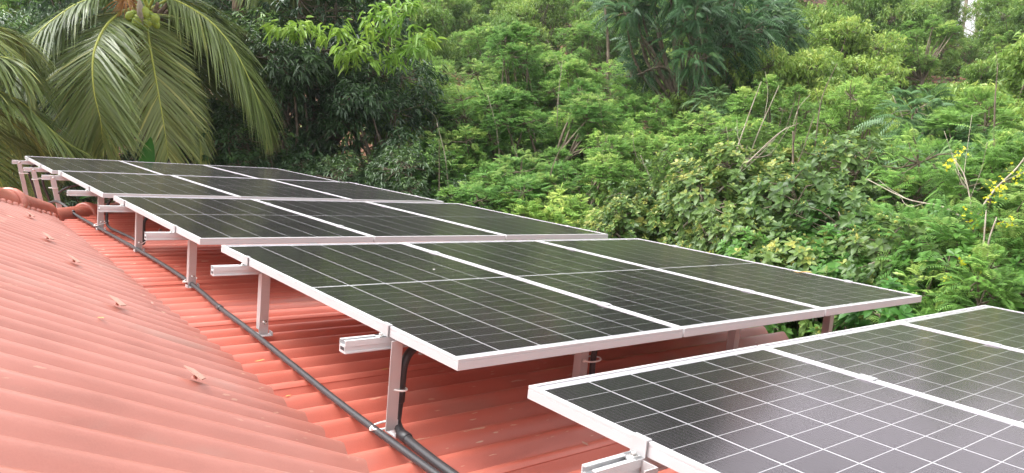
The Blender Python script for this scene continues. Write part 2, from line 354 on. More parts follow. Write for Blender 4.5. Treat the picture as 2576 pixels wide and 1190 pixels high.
def crown(kind,seed,R,zc,nclump,nspray,s=1.0,clr=.42,droop=0.,up=.35,fine=True,bias=.0):
    """R: (rx,ry,rz) crown radii, zc its centre height. Returns leaf mesh, wood mesh and top height"""
    global rng
    rng=np.random.default_rng(seed); L=Leaves(); wood=MB(); R=np.array(R)
    cs=[]
    for i in range(nclump):
        a=rdir(1,.25)[0]; r=rng.uniform(.35,.95)**.6
        cs.append((a*r*R*np.array([1,1,1]) + np.array([0,0,zc]), clr*rng.uniform(.65,1.3)*R.mean()))
    bt=Vector((0,0,0)); fork=Vector((rng.normal()*.1,rng.normal()*.1,max(.3,(zc-R[2])*.9)))
    tr=.035*(zc+R[2])*.55
    wood.tube(smooth_path([(0,0,-.6),(.05,.02,fork.z*.5),fork],4),[tr*1.2]*4+[tr]*4+[tr*.85],8)
    for c,cr_ in cs:
        c=np.array(c); mid=(np.array(fork)+c)/2+rng.normal(size=3)*.12*R.mean()+np.array([0,0,-.05])
        pth=smooth_path([fork,mid,c],4); n=len(pth); wood.tube(pth,[tr*.55*(1-.8*k/n) for k in range(n)],5,False)
        ct=rng.uniform(.18,.66)
        k=max(3,int(nspray/nclump))
        a=rdir(k,up); q=c+a*cr_*rng.uniform(.55,1.05,(k,1))*np.array([1.1,1.1,.8])
        for j in range(k):
            dd=a[j]*.8+nrmz(q[j]-np.array([0,0,zc-R[2]*.4]))*.6+np.array([0,0,.25-droop])
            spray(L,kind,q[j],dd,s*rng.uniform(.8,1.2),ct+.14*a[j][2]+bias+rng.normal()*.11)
            if j%5==0:
                wood.tube([Vector(c),Vector((c+q[j])/2+rng.normal(size=3)*.05),Vector(q[j])],[tr*.14,tr*.1,tr*.05],4,False)
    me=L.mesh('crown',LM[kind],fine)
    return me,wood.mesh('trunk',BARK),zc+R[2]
PROTO={}
def proto(key,*a,**k):
    PROTO[key]=crown(*a,**k)
proto('mango0','mango',11,(2.3,2.3,2.4),4.6,30,2500,.72,.36,droop=.2)
proto('mango1','mango',12,(1.9,2.1,1.9),3.4,24,2000,.72,.38,droop=.2)
proto('feather0','feather',21,(1.5,1.5,1.9),3.3,26,1300,.62,.27,fine=False)
proto('feather1','feather',22,(1.3,1.6,1.5),2.7,22,1100,.62,.29,fine=False)
proto('feather2','feather',23,(1.7,1.3,1.5),3.6,24,1200,.62,.25,fine=False)
proto('pinnate0','pinnate',31,(2.6,2.6,2.3),5.2,34,1150,.95,.24,droop=.45,fine=False)
proto('pinnate1','pinnate',32,(1.3,1.3,1.2),3.0,16,700,.62,.32,droop=.4,fine=False)
proto('lance0','lance',41,(1.5,1.5,1.5),2.0,24,2600,.85,.31,fine=False)
proto('lance1','lance',42,(1.8,1.5,1.2),1.8,24,2600,.85,.30,fine=False)
proto('lance2','lance',43,(1.3,1.3,1.8),2.3,22,2500,.85,.32,fine=False)
proto('scrub0','scrub',51,(1.4,1.4,1.0),1.2,22,1900,1.0,.33,fine=False)
proto('scrub1','scrub',52,(1.6,1.3,.8),1.0,20,1800,1.0,.33,fine=False)
proto('rosette0','rosette',61,(1.2,1.2,1.3),2.5,24,1000,.82,.32)
proto('rosette1','rosette',62,(1.4,1.1,1.1),2.2,24,1000,.82,.32)
proto('bright0','bright',63,(.9,.9,.9),1.8,14,560,.74,.34)
NT=0
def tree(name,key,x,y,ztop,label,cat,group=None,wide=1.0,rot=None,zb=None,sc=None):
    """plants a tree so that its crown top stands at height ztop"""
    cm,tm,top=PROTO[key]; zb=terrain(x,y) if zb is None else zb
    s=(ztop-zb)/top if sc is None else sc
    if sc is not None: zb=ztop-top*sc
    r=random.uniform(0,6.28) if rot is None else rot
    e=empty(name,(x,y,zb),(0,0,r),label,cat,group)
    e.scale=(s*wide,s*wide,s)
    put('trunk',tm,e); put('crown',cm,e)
    return e
def tree_at(name,key,px,py,d,label,cat,group=None,wide=1.0,rot=None):
    p=aim(px,py,d); return tree(name,key,p.x,p.y,p.z,label,cat,group,wide,rot)

# ------------------------------------------------------------------ coconut palms
def frond(palm,pts,ll=.75,nl=95,rad=.022,dead=False,spread=1.0,hang=.45,t0=.14,origin=None,seed=0):
    r_=np.random.default_rng(seed+len(pts)*7)
    path=smooth_path(pts,10); N=len(path); base=palm.location
    P=np.array([list(p-base) for p in path]); seg=np.linalg.norm(np.diff(P,axis=0),axis=1); cum=np.r_[0,np.cumsum(seg)]; tot=cum[-1]
    g=MB(); g.tube([Vector(p) for p in P],[rad*(1-.86*k/(N-1)) for k in range(N)],6)
    me=g.mesh('frond',RACHIS if not dead else PBARK); f=put('frond',me,palm)
    org=np.array(list((origin or pts[0])-base))
    V=[];F=[];T=[]
    nl=int(nl*1.25); t=np.linspace(t0,1,nl); Z=np.array([0,0,1.])
    for k,tt in enumerate(t):
        s_=tt*tot; i=min(int(np.searchsorted(cum,s_))-1,N-2); i=max(i,0); fr=(s_-cum[i])/max(seg[i],1e-6)
        p=P[i]+(P[i+1]-P[i])*fr; tg=nrmz(P[min(i+2,N-1)]-P[max(i-1,0)])
        outw=p-org; outw[2]=0; outw=nrmz(outw+1e-5)
        n=outw*.8+Z*.9; n=nrmz(n-tg*np.dot(n,tg)); sd_=np.cross(tg,n)
        L_=ll*(.45+.75*np.sin(np.pi*min(1,(tt-t0)/(1-t0)*.72+.18)))*(1-.45*max(0,(tt-.8)/.2))
        for sg in (1,-1):
            if r_.random()<.03: continue
            d=nrmz(sd_*sg*spread*(1-.35*tt)+tg*(.45+.55*tt)+n*.12+r_.normal(size=3)*.07)
            l=L_*r_.uniform(.82,1.1); w=.031*r_.uniform(.8,1.15); q=p.copy(); dd=d.copy(); tint=r_.uniform(.2,.62)+.25*(tt>.9)+(.45 if r_.random()<.04 else 0)
            wn=nrmz(np.cross(dd,n)+r_.normal(size=3)*.25); b0=len(V)
            hg=hang*r_.uniform(.6,1.3); K=5
            for j in range(K):
                u=j/(K-1); ww=w*(.55+.9*u if u<.35 else 1.0*(1-((u-.35)/.65)**2.2)+.03)
                V.append(q+wn*ww*.5); V.append(q-wn*ww*.5); T+= [tint+.22*(u>.9)]*2
                dd=nrmz(dd-Z*hg*.42); q=q+dd*l/(K-1)
            for j in range(K-1):
                a=b0+2*j; F.append((a,a+1,a+3,a+2))
    me=quads('leaflets',np.array(V),np.array(F),np.array(T),LM['dead' if dead else 'palm'])
    put('leaflets',me,f); return f
def palm_trunk(e,top,r=.15):
    g=MB(); h=top.z-e.location.z; n=int(h/.12); ps=[];rr=[]
    for k in range(n+1):
        t=k/n; ps.append(Vector(((top.x-e.location.x)*t**1.3,(top.y-e.location.y)*t**1.3,h*t))); rr.append(r*(1.25-.3*t)+(.012 if k%2 else 0))
    g.tube(ps,rr,14); g.build('trunk',PBARK,e)
# --- main palm
PD=14.5
cc=aim(372,18,PD)
bz=terrain(cc.x+.25,cc.y)
bp_=aim(462,420,PD+.0)
palm=empty('coconut_palm',(bp_.x+.25,bp_.y,terrain(bp_.x+.25,bp_.y)),None,'big coconut palm with green nuts, drooping fronds behind the farthest panels','palm tree')
palm_trunk(palm,cc+Vector((0,0,-.15)))
def zc_(x,y): return (x/2.534,y/2.534)
def FR(cpts,dep,**k):
    ps=[cc+(cf*.0)+Vector((0,0,-.05))]
    for (x,y),dd in zip(cpts,dep):
        X,Y=zc_(x,y); ps.append(aim(X,Y,PD+dd))
    return frond(palm,ps,origin=cc,**k)
FR([(700,-25),(540,5),(400,80),(250,205),(150,350),(100,500),(88,620)],[-.1,-.3,-.5,-.7,-.8,-.8,-.8],hang=.6,spread=.9,seed=1,ll=1.1,nl=150)
FR([(815,62),(690,150),(612,290),(590,430),(602,600),(640,760),(655,900)],[-.5,-.95,-1.3,-1.5,-1.6,-1.6,-1.5],hang=.22,seed=2,ll=1.05,rad=.03,nl=140)
FR([(925,90),(937,170),(962,330),(1003,560),(1045,800),(1072,1000)],[-.5,-.7,-.95,-1.15,-1.2,-1.15],hang=.15,seed=3,ll=.85,rad=.03,spread=.85,nl=120)
FR([(1000,-30),(1100,-5),(1230,60),(1370,165),(1500,330),(1600,530),(1690,740),(1700,830)],[-.2,-.3,-.5,-.7,-.8,-.85,-.8,-.8],hang=.8,spread=.85,seed=4,ll=1.15,rad=.026,nl=165)
FR([(980,170),(1045,260),(1130,430),(1215,680),(1270,880),(1296,1030)],[-.3,-.4,-.6,-.8,-.9,-.9],hang=.5,seed=5,ll=.6,spread=.7)
FR([(800,100),(560,270),(340,380),(220,520),(168,720),(165,880)],[.1,.0,-.2,-.3,-.4,-.4],hang=.5,seed=6,ll=1.05,spread=.9,nl=130)
FR([(1100,-10),(1250,40),(1450,190),(1600,310),(1700,420),(1755,500)],[.3,.5,.6,.7,.7,.7],hang=.6,seed=7,ll=.95,spread=.9,nl=125)
FR([(1000,120),(1110,280),(1240,470),(1330,660),(1345,850),(1350,900)],[.5,.8,1.0,1.1,1.1,1.1],hang=.5,seed=8,ll=.95,spread=.9,nl=120)
FR([(780,130),(640,300),(540,520),(500,760),(480,990)],[.2,.1,0,-.1,-.2],hang=.5,seed=9,ll=.85,spread=.9,nl=110)
FR([(900,200),(860,400),(770,680),(700,860),(640,1010)],[.6,.9,1.1,1.2,1.2],hang=.4,seed=10,ll=.8,spread=.9)
FR([(1050,60),(1250,200),(1440,420),(1560,640),(1640,800),(1655,880)],[.5,.5,.4,.4,.4,.4],hang=.6,seed=11,ll=1.0,spread=.9,nl=130)
FR([(960,260),(1010,500),(1020,800),(1000,1010)],[.5,.7,.8,.8],hang=.4,seed=12,ll=.6,dead=True)
FR([(900,-60),(880,-300),(760,-480),(560,-520),(380,-420)],[0,.2,.4,.6,.8],hang=.5,seed=13,ll=.9)
FR([(930,-60),(1000,-320),(1180,-480),(1400,-480),(1560,-380)],[0,-.1,-.3,-.5,-.6],hang=.5,seed=14,ll=.9)
FR([(930,-60),(960,-260),(1010,-450),(1080,-560),(1200,-600)],[.4,1.0,1.8,2.6,3.2],hang=.5,seed=15,ll=.9)
FR([(900,-60),(820,-260),(720,-330),(560,-300),(420,-180)],[-.3,-.9,-1.5,-2.0,-2.3],hang=.5,seed=16,ll=.9)
# leaf sheaths, spathe, orange flower stalk, nuts
g=MB()
for k in range(14):
    a=k*2.4; d=Vector((math.cos(a),math.sin(a),.9)); p0=cc-palm.location+Vector((0,0,-.35)); g.tube([p0,p0+d*.22,p0+d*.42+Vector((math.cos(a),math.sin(a),0))*.05],[.07,.05,.03],6)
g.build('leaf_sheath',PBARK,palm)
cl=cc-palm.location
tocam=(-cc).normalized(); rt=cr
g=MB(); sp=aim(353,26,PD-1.15)-palm.location
g.tube([sp+Vector((0,0,.16)),sp+Vector((0,0,.05)),sp+Vector((0,0,-.05)),sp+Vector((0,0,-.16)),sp+rt*.02+Vector((0,0,-.22))],[.02,.05,.055,.035,.006],8); g.build('spathe',PALE,palm)
ORANGE=M('orange_flower_stalk',(.42,.20,.06),.7)
g=MB(); fb=aim(318,-8,PD-.7)-palm.location
for k in range(60):
    a=random.uniform(0,6.28); e_=random.uniform(-1,.35); d=(rt*math.cos(a)+tocam*abs(math.sin(a))*.6+Vector((0,0,e_))).normalized(); l=random.uniform(.2,.42)
    g.tube([fb,fb+d*l*.5,fb+d*l+Vector((0,0,-.06))],[.009,.007,.004],4,False)
g.build('flower_stalk',ORANGE,palm)
NUT=M('green_coconut',(.30,.38,.05),.45)
g=MB(); g.lathe([(0,-.13),(.045,-.118),(.085,-.07),(.10,0),(.088,.06),(.05,.10),(0,.112)],12); NM=g.mesh('coconut',NUT)
for (x,y) in ((364,31),(373,41),(360,46),(371,51),(357,57),(345,58),(338,41),(367,62),(327,40),(349,50),(388,48),(392,60)):
    p=aim(x,y,PD-1.05+random.uniform(-.08,.1))-palm.location; o=put('coconut',NM,palm,p,(random.uniform(-.5,.5),random.uniform(-.5,.5),0)); s_=random.uniform(.62,.9); o.scale=(s_,s_,s_)
# --- palm at the left edge
c2=aim(-250,150,12.5); p2=empty('coconut_palm',(c2.x,c2.y,terrain(c2.x,c2.y)),None,'coconut palm cut by the left edge, grey-green fronds reaching in','palm tree'); palm_trunk(p2,c2)
def FR2(pts,dep,**k):
    ps=[c2]+[aim(x,y,12.5+d) for (x,y),d in zip(pts,dep)]; return frond(p2,ps,origin=c2,**k)
FR2([(-130,80),(-40,60),(30,85),(60,125),(66,170)],[0,.2,.3,.4,.4],hang=.8,seed=21,ll=.8)
FR2([(-120,130),(-30,140),(30,150),(60,180),(75,230)],[0,-.2,-.3,-.4,-.4],hang=.8,seed=22,ll=.8)
FR2([(-120,190),(-30,220),(50,255),(110,310),(170,360),(225,390)],[0,-.2,-.3,-.3,-.2,0],hang=.55,seed=23,ll=.85)
FR2([(-150,200),(-60,250),(20,300),(90,360),(130,420)],[.3,.5,.7,.8,.8],hang=.6,seed=24,ll=.9)
FR2([(-150,230),(-90,320),(-30,400),(10,480),(30,540)],[-.3,-.5,-.6,-.6,-.5],hang=.3,seed=25,ll=.8)
FR2([(-160,220),(-80,300),(0,350),(60,420),(90,500)],[.4,.8,1.2,1.4,1.4],hang=.5,seed=26,ll=.9)
FR2([(-260,0),(-300,-140),(-400,-220),(-520,-220)],[0,.2,.3,.5],hang=.5,seed=27,ll=.9)
FR2([(-240,0),(-180,-120),(-80,-190),(20,-160)],[0,.4,.8,1.2],hang=.5,seed=28,ll=.9)
FR2([(-330,200),(-430,300),(-500,420),(-520,520)],[0,-.2,-.3,-.3],hang=.5,seed=29,ll=.9)
# --- palm above the picture, behind
c3=aim(590,-190,17.5); p3=empty('coconut_palm',(c3.x,c3.y,terrain(c3.x,c3.y)),None,'coconut palm above the top edge, only its fronds hanging over the dark tree','palm tree'); palm_trunk(p3,c3)
def FR3(pts,dep,**k):
    ps=[c3]+[aim(x,y,17.5+d) for (x,y),d in zip(pts,dep)]; return frond(p3,ps,origin=c3,**k)
FR3([(650,-170),(700,-120),(738,-60),(752,0),(758,30)],[-.6,-1,-1.2,-1.3,-1.3],hang=.5,seed=31,ll=.95)
FR3([(600,-150),(625,-90),(640,-50),(650,-20),(655,10)],[-.8,-1.3,-1.6,-1.7,-1.7],hang=.5,seed=32,ll=.8)
FR3([(540,-210),(470,-190),(420,-130),(395,-60)],[-.3,-.5,-.6,-.6],hang=.6,seed=33,ll=.9)
FR3([(610,-260),(680,-320),(780,-300),(860,-220)],[.3,.8,1.2,1.4],hang=.6,seed=34,ll=.9)
FR3([(560,-260),(520,-340),(440,-360),(360,-300)],[.3,.8,1.2,1.4],hang=.6,seed=35,ll=.9)
# --- banana plant between the palm and the panels
def banana_leaf(e,base,d,up,L_,w):
    N=9; V=[];F=[];T=[]; base=np.array(base,float); d=nrmz(np.array(d,float)); q=base.copy(); sd_=nrmz(np.cross(d,np.array(up,float)))
    for k in range(N):
        t=k/(N-1); ww=w*math.sin(math.pi*min(1,.06+t*.93))**.6
        V+= [q+sd_*ww*.5+np.array([0,0,-.02]),q,q-sd_*ww*.5+np.array([0,0,-.02])]; T+=[.3,.55,.35]
        d=nrmz(d-np.array([0,0,.10])); q=q+d*L_/(N-1)
    for k in range(N-1):
        a=3*k; F+=[(a,a+1,a+4,a+3),(a+1,a+2,a+5,a+4)]
    put('leaf',quads('leaf',np.array(V),np.array(F),np.array(T),LM['banana']),e)
bl=aim(355,440,13); bn=empty('banana_plant',(bl.x,bl.y,terrain(bl.x,bl.y)),None,'banana plant with an upright green leaf rising behind the top row of panels','banana plant')
H_=bl.z-bn.location.z
g=MB(); g.tube([(0,0,-.3),(0,0,H_*.5),(.02,0,H_-.3)],[.11,.09,.05],10); g.build('stem',M('banana_stem',(.14,.22,.06),.6),bn)
t_=np.array([0.,0,H_-.35])
for (dx,u,L_,w) in (((.12,0,1),(1,-.9,0),0.95,.27),((-.9,-.2,.55),(0,0,1),.95,.34),((.8,.5,.6),(0,0,1),1.2,.34),((-.2,.8,.7),(0,0,1),1.1,.34)):
    banana_leaf(bn,t_,dx,u if u!=(1,-.9,0) else tuple(-v for v in (cf.x,cf.y,.2)),L_,w)

# ------------------------------------------------------------------ trees and shrubs
tree_at('mango_tree','mango0',800,-190,17.5,'tall dark glossy-leaved tree right of the coconut palm, lime shoots on its crown','tree',wide=1.05)
tree_at('mango_tree','mango1',655,70,15.8,'dark leafy tree directly right of the palm fronds, above the farthest panels','tree')
tree_at('mango_tree','mango1',930,170,15.6,'dark rounded tree in shade behind the end of the fourth panel row','tree')
tree_at('mango_tree','mango0',560,-120,21,'dark tree behind the coconut palm crown at the top','tree')
tree_at('mango_tree','mango0',190,-60,20,'dark tree behind the left side of the palm crown','tree')
tree_at('mango_tree','mango1',-40,60,18,'dark tree behind the fronds at the left edge','tree')
tree_at('mango_tree','mango1',330,250,18.5,'dark low tree behind the trunk of the big coconut palm','tree')
tree_at('mango_tree','mango1',110,280,17,'dark low tree under the palm fronds at the left','tree')
tree_at('mango_tree','mango1',620,330,14.6,'dark bush just behind the farthest row, right of the palm trunk','tree',wide=1.15)
tree_at('mango_tree','mango1',860,420,13.8,'dark bush behind the right corner of the farthest row','tree',wide=1.2)
tree_at('mango_tree','mango1',1030,400,13.6,'dark bush behind the third panel of the fourth row','tree',wide=1.1)
# lime young shoots of the tall dark tree: leafy sprays hanging at the outside of its crown
def young(px,py,d,n,w,h,seed):
    global rng
    rng=np.random.default_rng(seed); L=Leaves(); c=aim(px,py,d); 
    for i in range(n):
        u,v=rng.normal(),rng.normal(); p=c+cr*(u*w*.5)+Vector((0,0,v*h*.5))+cf*rng.normal()*.25
        spray(L,'flush',np.array(p),np.array([rng.normal()*.4,rng.normal()*.4,.1]),1.0,.5)
    o=L.mesh('young_leaves',LM['flush']); return o
mt=[o for o in bpy.data.objects if o.get('label','').startswith('tall dark glossy')][0]
for (x,y,n_,w_,h_,sd_) in ((790,80,16,.55,.25,1),(720,75,8,.35,.15,2),(850,90,9,.3,.25,3),(945,80,16,.5,.5,4),(975,60,8,.3,.2,5),(915,125,12,.35,.35,6),(1000,15,14,.6,.2,7),(1050,90,12,.4,.4,8),(1030,140,10,.4,.15,9),(960,150,9,.3,.25,10),(1090,105,6,.2,.2,11),(880,140,8,.2,.3,12)):
    me=young(x,y,14.4,max(4,int(n_*.75)),w_,h_*.8,sd_)
    o=bpy.data.objects.new('young_leaves',me); C.objects.link(o); o.parent=mt; o.matrix_parent_inverse=mt.matrix_basis.inverted() if False else Matrix.LocRotScale(mt.location,mt.rotation_euler,mt.scale).inverted()
FG='feathery trees on the slope'
for (x,y,d,k,w_,lab) in (
 (1230,215,15.5,'feather0',1.1,'large feathery light green tree beside the dark tree, behind the middle row'),
 (1120,330,14.5,'feather1',1.1,'feathery shrub in the dark gap left of the large feathery tree'),
 (1370,185,15.0,'feather2',1.1,'feathery tree with layered fronds, right of the large feathery one'),
 (1480,150,17.5,'feather0',1.0,'feathery tree reaching highest left of the bare trunk'),
 (1290,380,12.5,'feather1',1.1,'feathery bush above the right corner of the fourth row'),
 (1450,330,12.8,'feather2',1.0,'feathery bush above the right end of the middle row'),
 (1340,100,21,'feather1',1.1,'pale feathery sapling on the upper slope'),
 (1570,330,13.5,'feather0',.9,'feathery bush left of the yellow-tipped bush'),
 (1640,340,15.0,'feather1',1.0,'feathery bush under the drooping blue-green tree'),
 (1760,350,14.5,'feather2',1.1,'feathery bush left of the leaning bare stems'),
 (1540,170,20,'feather2',1.0,'feathery sapling beside the bare trunk'),
 (1190,430,12.5,'feather2',1.0,'low feathery bush behind the middle panels'),
 (1880,300,15.5,'feather0',.9,'feathery bush behind the yellow-tipped bushes'),
 (1410,470,11.5,'feather1',.95,'lowest feathery bush, touching the end of the middle row'),
 (1080,160,19,'feather0',.9,'feathery tree between the dark tree and the slope'),
 (1300,60,19,'feather0',.95,'tall feathery tree reaching nearly to the top edge, left of the bare trunk'),
 (1620,240,17,'feather0',.9,'feathery tree in front of the brown trunk base'),
 (1960,180,18,'feather2',.95,'feathery tree right of the tall drooping tree'),
 (2140,200,16,'feather0',.85,'feathery tree rising behind the tallest yellow-tipped bush')):
    tree_at('feathery_tree',k,x,y,d,lab,'tree',FG,w_)
tree_at('drooping_tree','pinnate0',1730,-110,21,'blue-green tree with tiers of long drooping leaves, top centre','tree',wide=1.0)
tree_at('drooping_tree','pinnate0',1900,-10,23,'blue-green drooping tree partly behind the larger one, right of it','tree',wide=.8)
tree_at('drooping_tree','pinnate1',1800,230,18.5,'small blue-green drooping tree below the tall one','tree',wide=1.2)
BGr='broad-leaved bushes along the eave'
for (x,y,d,k,w_,lab) in (
 (1680,470,9.6,'rosette0',1.0,'leftmost yellow-tipped broad-leaved bush behind the second row'),
 (1830,400,9.8,'rosette1',1.0,'yellow-tipped bush left of the tall dark stem'),
 (1990,330,9.6,'rosette0',1.0,'tallest yellow-tipped bush, behind the second row of panels'),
 (2130,430,9.0,'rosette1',1.0,'yellow-tipped bush above the right corner of the second row'),
 (2250,470,8.6,'rosette0',.9,'yellow-tipped bush left of the bare branches'),
 (2040,560,8.0,'rosette1',1.0,'low broad-leaved bush close behind the far edge of the second row'),
 (2360,560,7.6,'rosette1',.9,'broad-leaved bush over the corner of the nearest row'),
 (1900,520,8.6,'rosette0',.8,'low yellow-tipped bush near the eave'),
 (1610,520,10.2,'rosette1',.8,'small yellow-tipped bush by the right end of the middle row'),
 (2200,620,7.2,'rosette1',.85,'low bush seen past the right corner of the second row')):
    tree_at('broad_leaved_bush',k,x,y,d,lab,'bush',BGr,w_)
for (x,y,d,w_,lab) in (
 (2060,620,7.4,1.0,'bright green rosette bush touching the panel edge'),
 (2230,770,6.0,1.0,'bright green rosettes in the gap under the second row'),
 (2120,560,8.2,.9,'bright green rosette bush among the yellow-tipped ones'),
 (1560,560,10.8,.8,'bright green rosette bush beside the end of the middle row'),
 (1850,620,7.6,.8,'bright green bush low against the second row'),
 (2420,640,6.6,.9,'bright green bush above the nearest row of panels')):
    tree_at('rosette_bush','bright0',x,y,d,lab,'bush','bright green rosette bushes',w_)
for (x,y,d,k,w_,lab) in (
 (2450,330,8.6,'feather0',.8,'feathery tree with bare pale branches at the right edge'),
 (2560,430,7.6,'feather1',.9,'feathery crown cut by the right edge'),
 (2330,250,12.5,'pinnate1',1.0,'slender tree with drooping leaves on a crooked dark stem'),
 (2280,400,10.5,'pinnate1',.9,'drooping-leaved shrub below the crooked stem'),
 (2500,200,12.5,'feather2',1.1,'wispy feathery tree high at the right edge'),
 (2420,420,8.8,'pinnate1',.9,'drooping-leaved shrub among yellow flowers'),
 (2580,570,6.6,'feather2',.8,'feathery bush low at the right edge')):
    tree_at('feathery_tree' if k[0]=='f' else 'drooping_tree',k,x,y,d,lab,'tree',None,w_)
# hillside shrubs: a jittered grid over the slope in view
KL={'lance0':('yellow_green_shrub','yellow-green hanging-leaved shrub on the hillside','shrubs with hanging leaves on the hillside'),
    'scrub0':('scrub_bush','low small-leaved scrub bush on the hillside','low scrub bushes on the hillside'),
    'feather':('feathery_shrub','pale feathery shrub on the hillside','feathery shrubs on the hillside')}
rs_=random.Random(5); cnt=0
d=17.0
while d<47:
    st=(1.75+.035*d)/d
    a=-.70
    while a<.72:
        aa=FAZ+a+rs_.uniform(-.4,.4)*st; dd=d+rs_.uniform(-.9,.9)
        x,y=dd*math.sin(aa),dd*math.cos(aa)
        a+=st
        px=1288+1895*math.tan(aa-FAZ)
        if px<1000 and dd<24: continue
        if px<700: 
            if rs_.random()<.5: continue
        # bare red-brown soil patches
        low=2345<px<2490 and dd>31
        if abs(px-2010)<55 and 32<dd<39: continue
        q=rs_.random()
        if px>1850: kk='lance' if q<.72 else ('scrub' if q<.85 else 'feather')
        elif px>1300: kk='scrub' if q<.35 else ('lance' if q<.7 else 'feather')
        else: kk='feather' if q<.4 else ('scrub' if q<.65 else 'lance')
        key={'lance':rs_.choice(['lance0','lance1','lance2']),'scrub':rs_.choice(['scrub0','scrub1']),'feather':rs_.choice(['feather1','feather2'])}[kk]
        nm,lab,gr=KL['lance0' if kk=='lance' else 'scrub0' if kk=='scrub' else 'feather']
        zone='lower' if dd<25 else ('middle' if dd<35 else 'upper')
        wh='behind the coconut palm' if px<900 else 'above the large feathery tree' if px<1400 else 'around the bare brown trunk' if px<1650 else 'beside the blue-green drooping tree' if px<2000 else 'right of the drooping tree' if px<2330 else 'towards the right edge'
        lab=lab.replace('on the hillside','on the %s slope %s'%(zone,wh)); gr=gr.replace('on the hillside','on the %s slope %s'%(zone,wh))
        sc=rs_.uniform(.65,1.1)*(1.0 if kk!='feather' else .75)
        if low: sc*=.38
        top=PROTO[key][2]
        tree(nm,key,x,y,terrain(x,y)+top*sc-.15,lab,'shrub',gr,rs_.uniform(.9,1.2),rs_.uniform(0,6.28),None,sc); cnt+=1
    d+=1.9+.018*d
by={}
for o in bpy.data.objects:
    if o.get('category')=='shrub': by.setdefault(o['label'],[]).append(o)
ORD=['first','second','third','fourth','fifth','sixth','seventh','eighth','ninth','tenth','eleventh','twelfth']
for lab,os_ in by.items():
    if 1<len(os_)<=12:
        os_.sort(key=lambda o:math.atan2(o.location.x,o.location.y))
        for k,o in enumerate(os_): o['label']=lab+', %s from left'%ORD[k]
# tall thin trees on the crest at the top right
g=MB(); 
def thin_tree(seed,h):
    global rng
    rng=np.random.default_rng(seed); L=Leaves(); wd=MB(); wd.tube(smooth_path([(0,0,-1),(.1,0,h*.5),(.0,.1,h)],5),[.16]*5+[.13]*5+[.04],6)
    for i in range(16):
        z=h*rng.uniform(.5,1); a=rng.uniform(0,6.28); l=rng.uniform(.8,2.2)*(1.25-z/h); q=np.array([math.cos(a)*l,math.sin(a)*l,z+l*.5])
        wd.tube([Vector((0,0,z)),Vector(q)],[.04,.015],4,False)
        for k in range(4): spray(L,'scrub',q+rng.normal(size=3)*np.array([.4,.4,.2]),rdir(1,.3)[0],1.3,.3)
    return L.mesh('crown',LM['scrub'],False),wd.mesh('trunk',PALE),h
PROTO['thin0']=thin_tree(71,11); PROTO['thin1']=thin_tree(72,9)
for i,(x,top,d) in enumerate(((2335,-60,62),(2362,-80,66),(2398,-70,60),(2415,-30,70),(2440,-90,64),(2470,-60,60),(2510,-70,58),(2548,-50,56),(2600,-60,57),(2300,-80,60))):
    tree_at('thin_tree',('thin0','thin1')[i%2],x,top,d,'tall thin sparse tree, number %s from the left on the crest at the sky gap'%('two three four five six seven nine ten eleven one'.split()[i]),'tree','thin trees on the crest against the sky',1.0)
for (x,y,d,k,lab) in ((2590,30,44,'lance0','rounded tree on the crest below the sky, near the right corner'),(2575,-10,42,'feather0','feathery tree on the crest at the top right corner'),(2530,75,38,'feather2','dark feathery tree on the crest right of the sky gap')):
    tree_at('crest_tree',k,x,y,d,lab,'tree')
# tall trees added above the view, for the panels to mirror
for i in range(46):
    aa=FAZ-.75+1.02*(i%23)/22+rs_.uniform(-.02,.02); dd=(54 if i<23 else 68)+rs_.uniform(-3,3); x,y=dd*math.sin(aa),dd*math.cos(aa)
    tree('reflection_tree',rs_.choice(['mango0','mango1','feather0','pinnate0']),x,y,terrain(x,y)+rs_.uniform(7,10),'tall tree added above the upper slope for the panels to mirror','tree','tall trees added for the panels to mirror',1.1)
# bare trunks, leaning stems and tree branches, each a loose object
def stem(name,pts,r0,r1,lab,mat=PALE,forks=0,seed=0,cat='branch',group=None):
    ps=smooth_path([aim(*p) for p in pts],6); b=ps[0].copy(); n=len(ps); g=MB()
    r0*=(.75 if r0<.05 else 1); r1*=.75
    g.tube([p-b for p in ps],[r0+(r1-r0)*k/(n-1) for k in range(n)],7)
    e=tag(g.build(name,mat),lab,cat,group); e.location=b; rr=random.Random(seed)
    for k in range((forks+1)//2):
        i=rr.randrange(int(n*.35),n-1); p=ps[i]-b; t=(ps[i+1]-ps[i]).normalized(); d=(t+Vector((rr.uniform(-1,1),rr.uniform(-1,1),rr.uniform(-.3,.8)))*.8).normalized(); l=rr.uniform(.25,.8)
        h=MB(); h.tube(smooth_path([p,p+d*l*.5+Vector((0,0,rr.uniform(-.05,.05))),p+d*l+Vector((rr.uniform(-.15,.15),0,rr.uniform(-.1,.2)))],4),[min(r1,.01)*.8]*4+[min(r1,.01)*.6]*4+[.002],5); h.build('twig',mat,e)
    return e
stem('bare_wood',[(1530,420,19.5),(1527,250,19.5),(1530,120,19.6),(1522,20,19.8)],.06,.035,'bare brown trunk standing among feathery leaves left of the drooping tree',cat='trunk',forks=3,seed=1,mat=BARK)
stem('bare_stem',[(1700,590,9.3),(1800,490,9.2),(1880,410,9.2),(1960,335,9.3),(2010,310,9.4)],.018,.005,'long bare pale stem leaning up to the right across the bushes',forks=9,seed=2)
stem('bare_stem',[(1950,610,9.0),(1990,500,9.0),(1995,380,9.1),(1995,330,9.1)],.022,.012,'upright dark stem inside the yellow-tipped bush',mat=BARK,forks=4,seed=3)
stem('bare_stem',[(1830,560,9.9),(1842,420,9.8),(1880,300,9.9),(1915,205,10.0)],.014,.006,'thin pale stem curving up above the bushes',forks=3,seed=4)
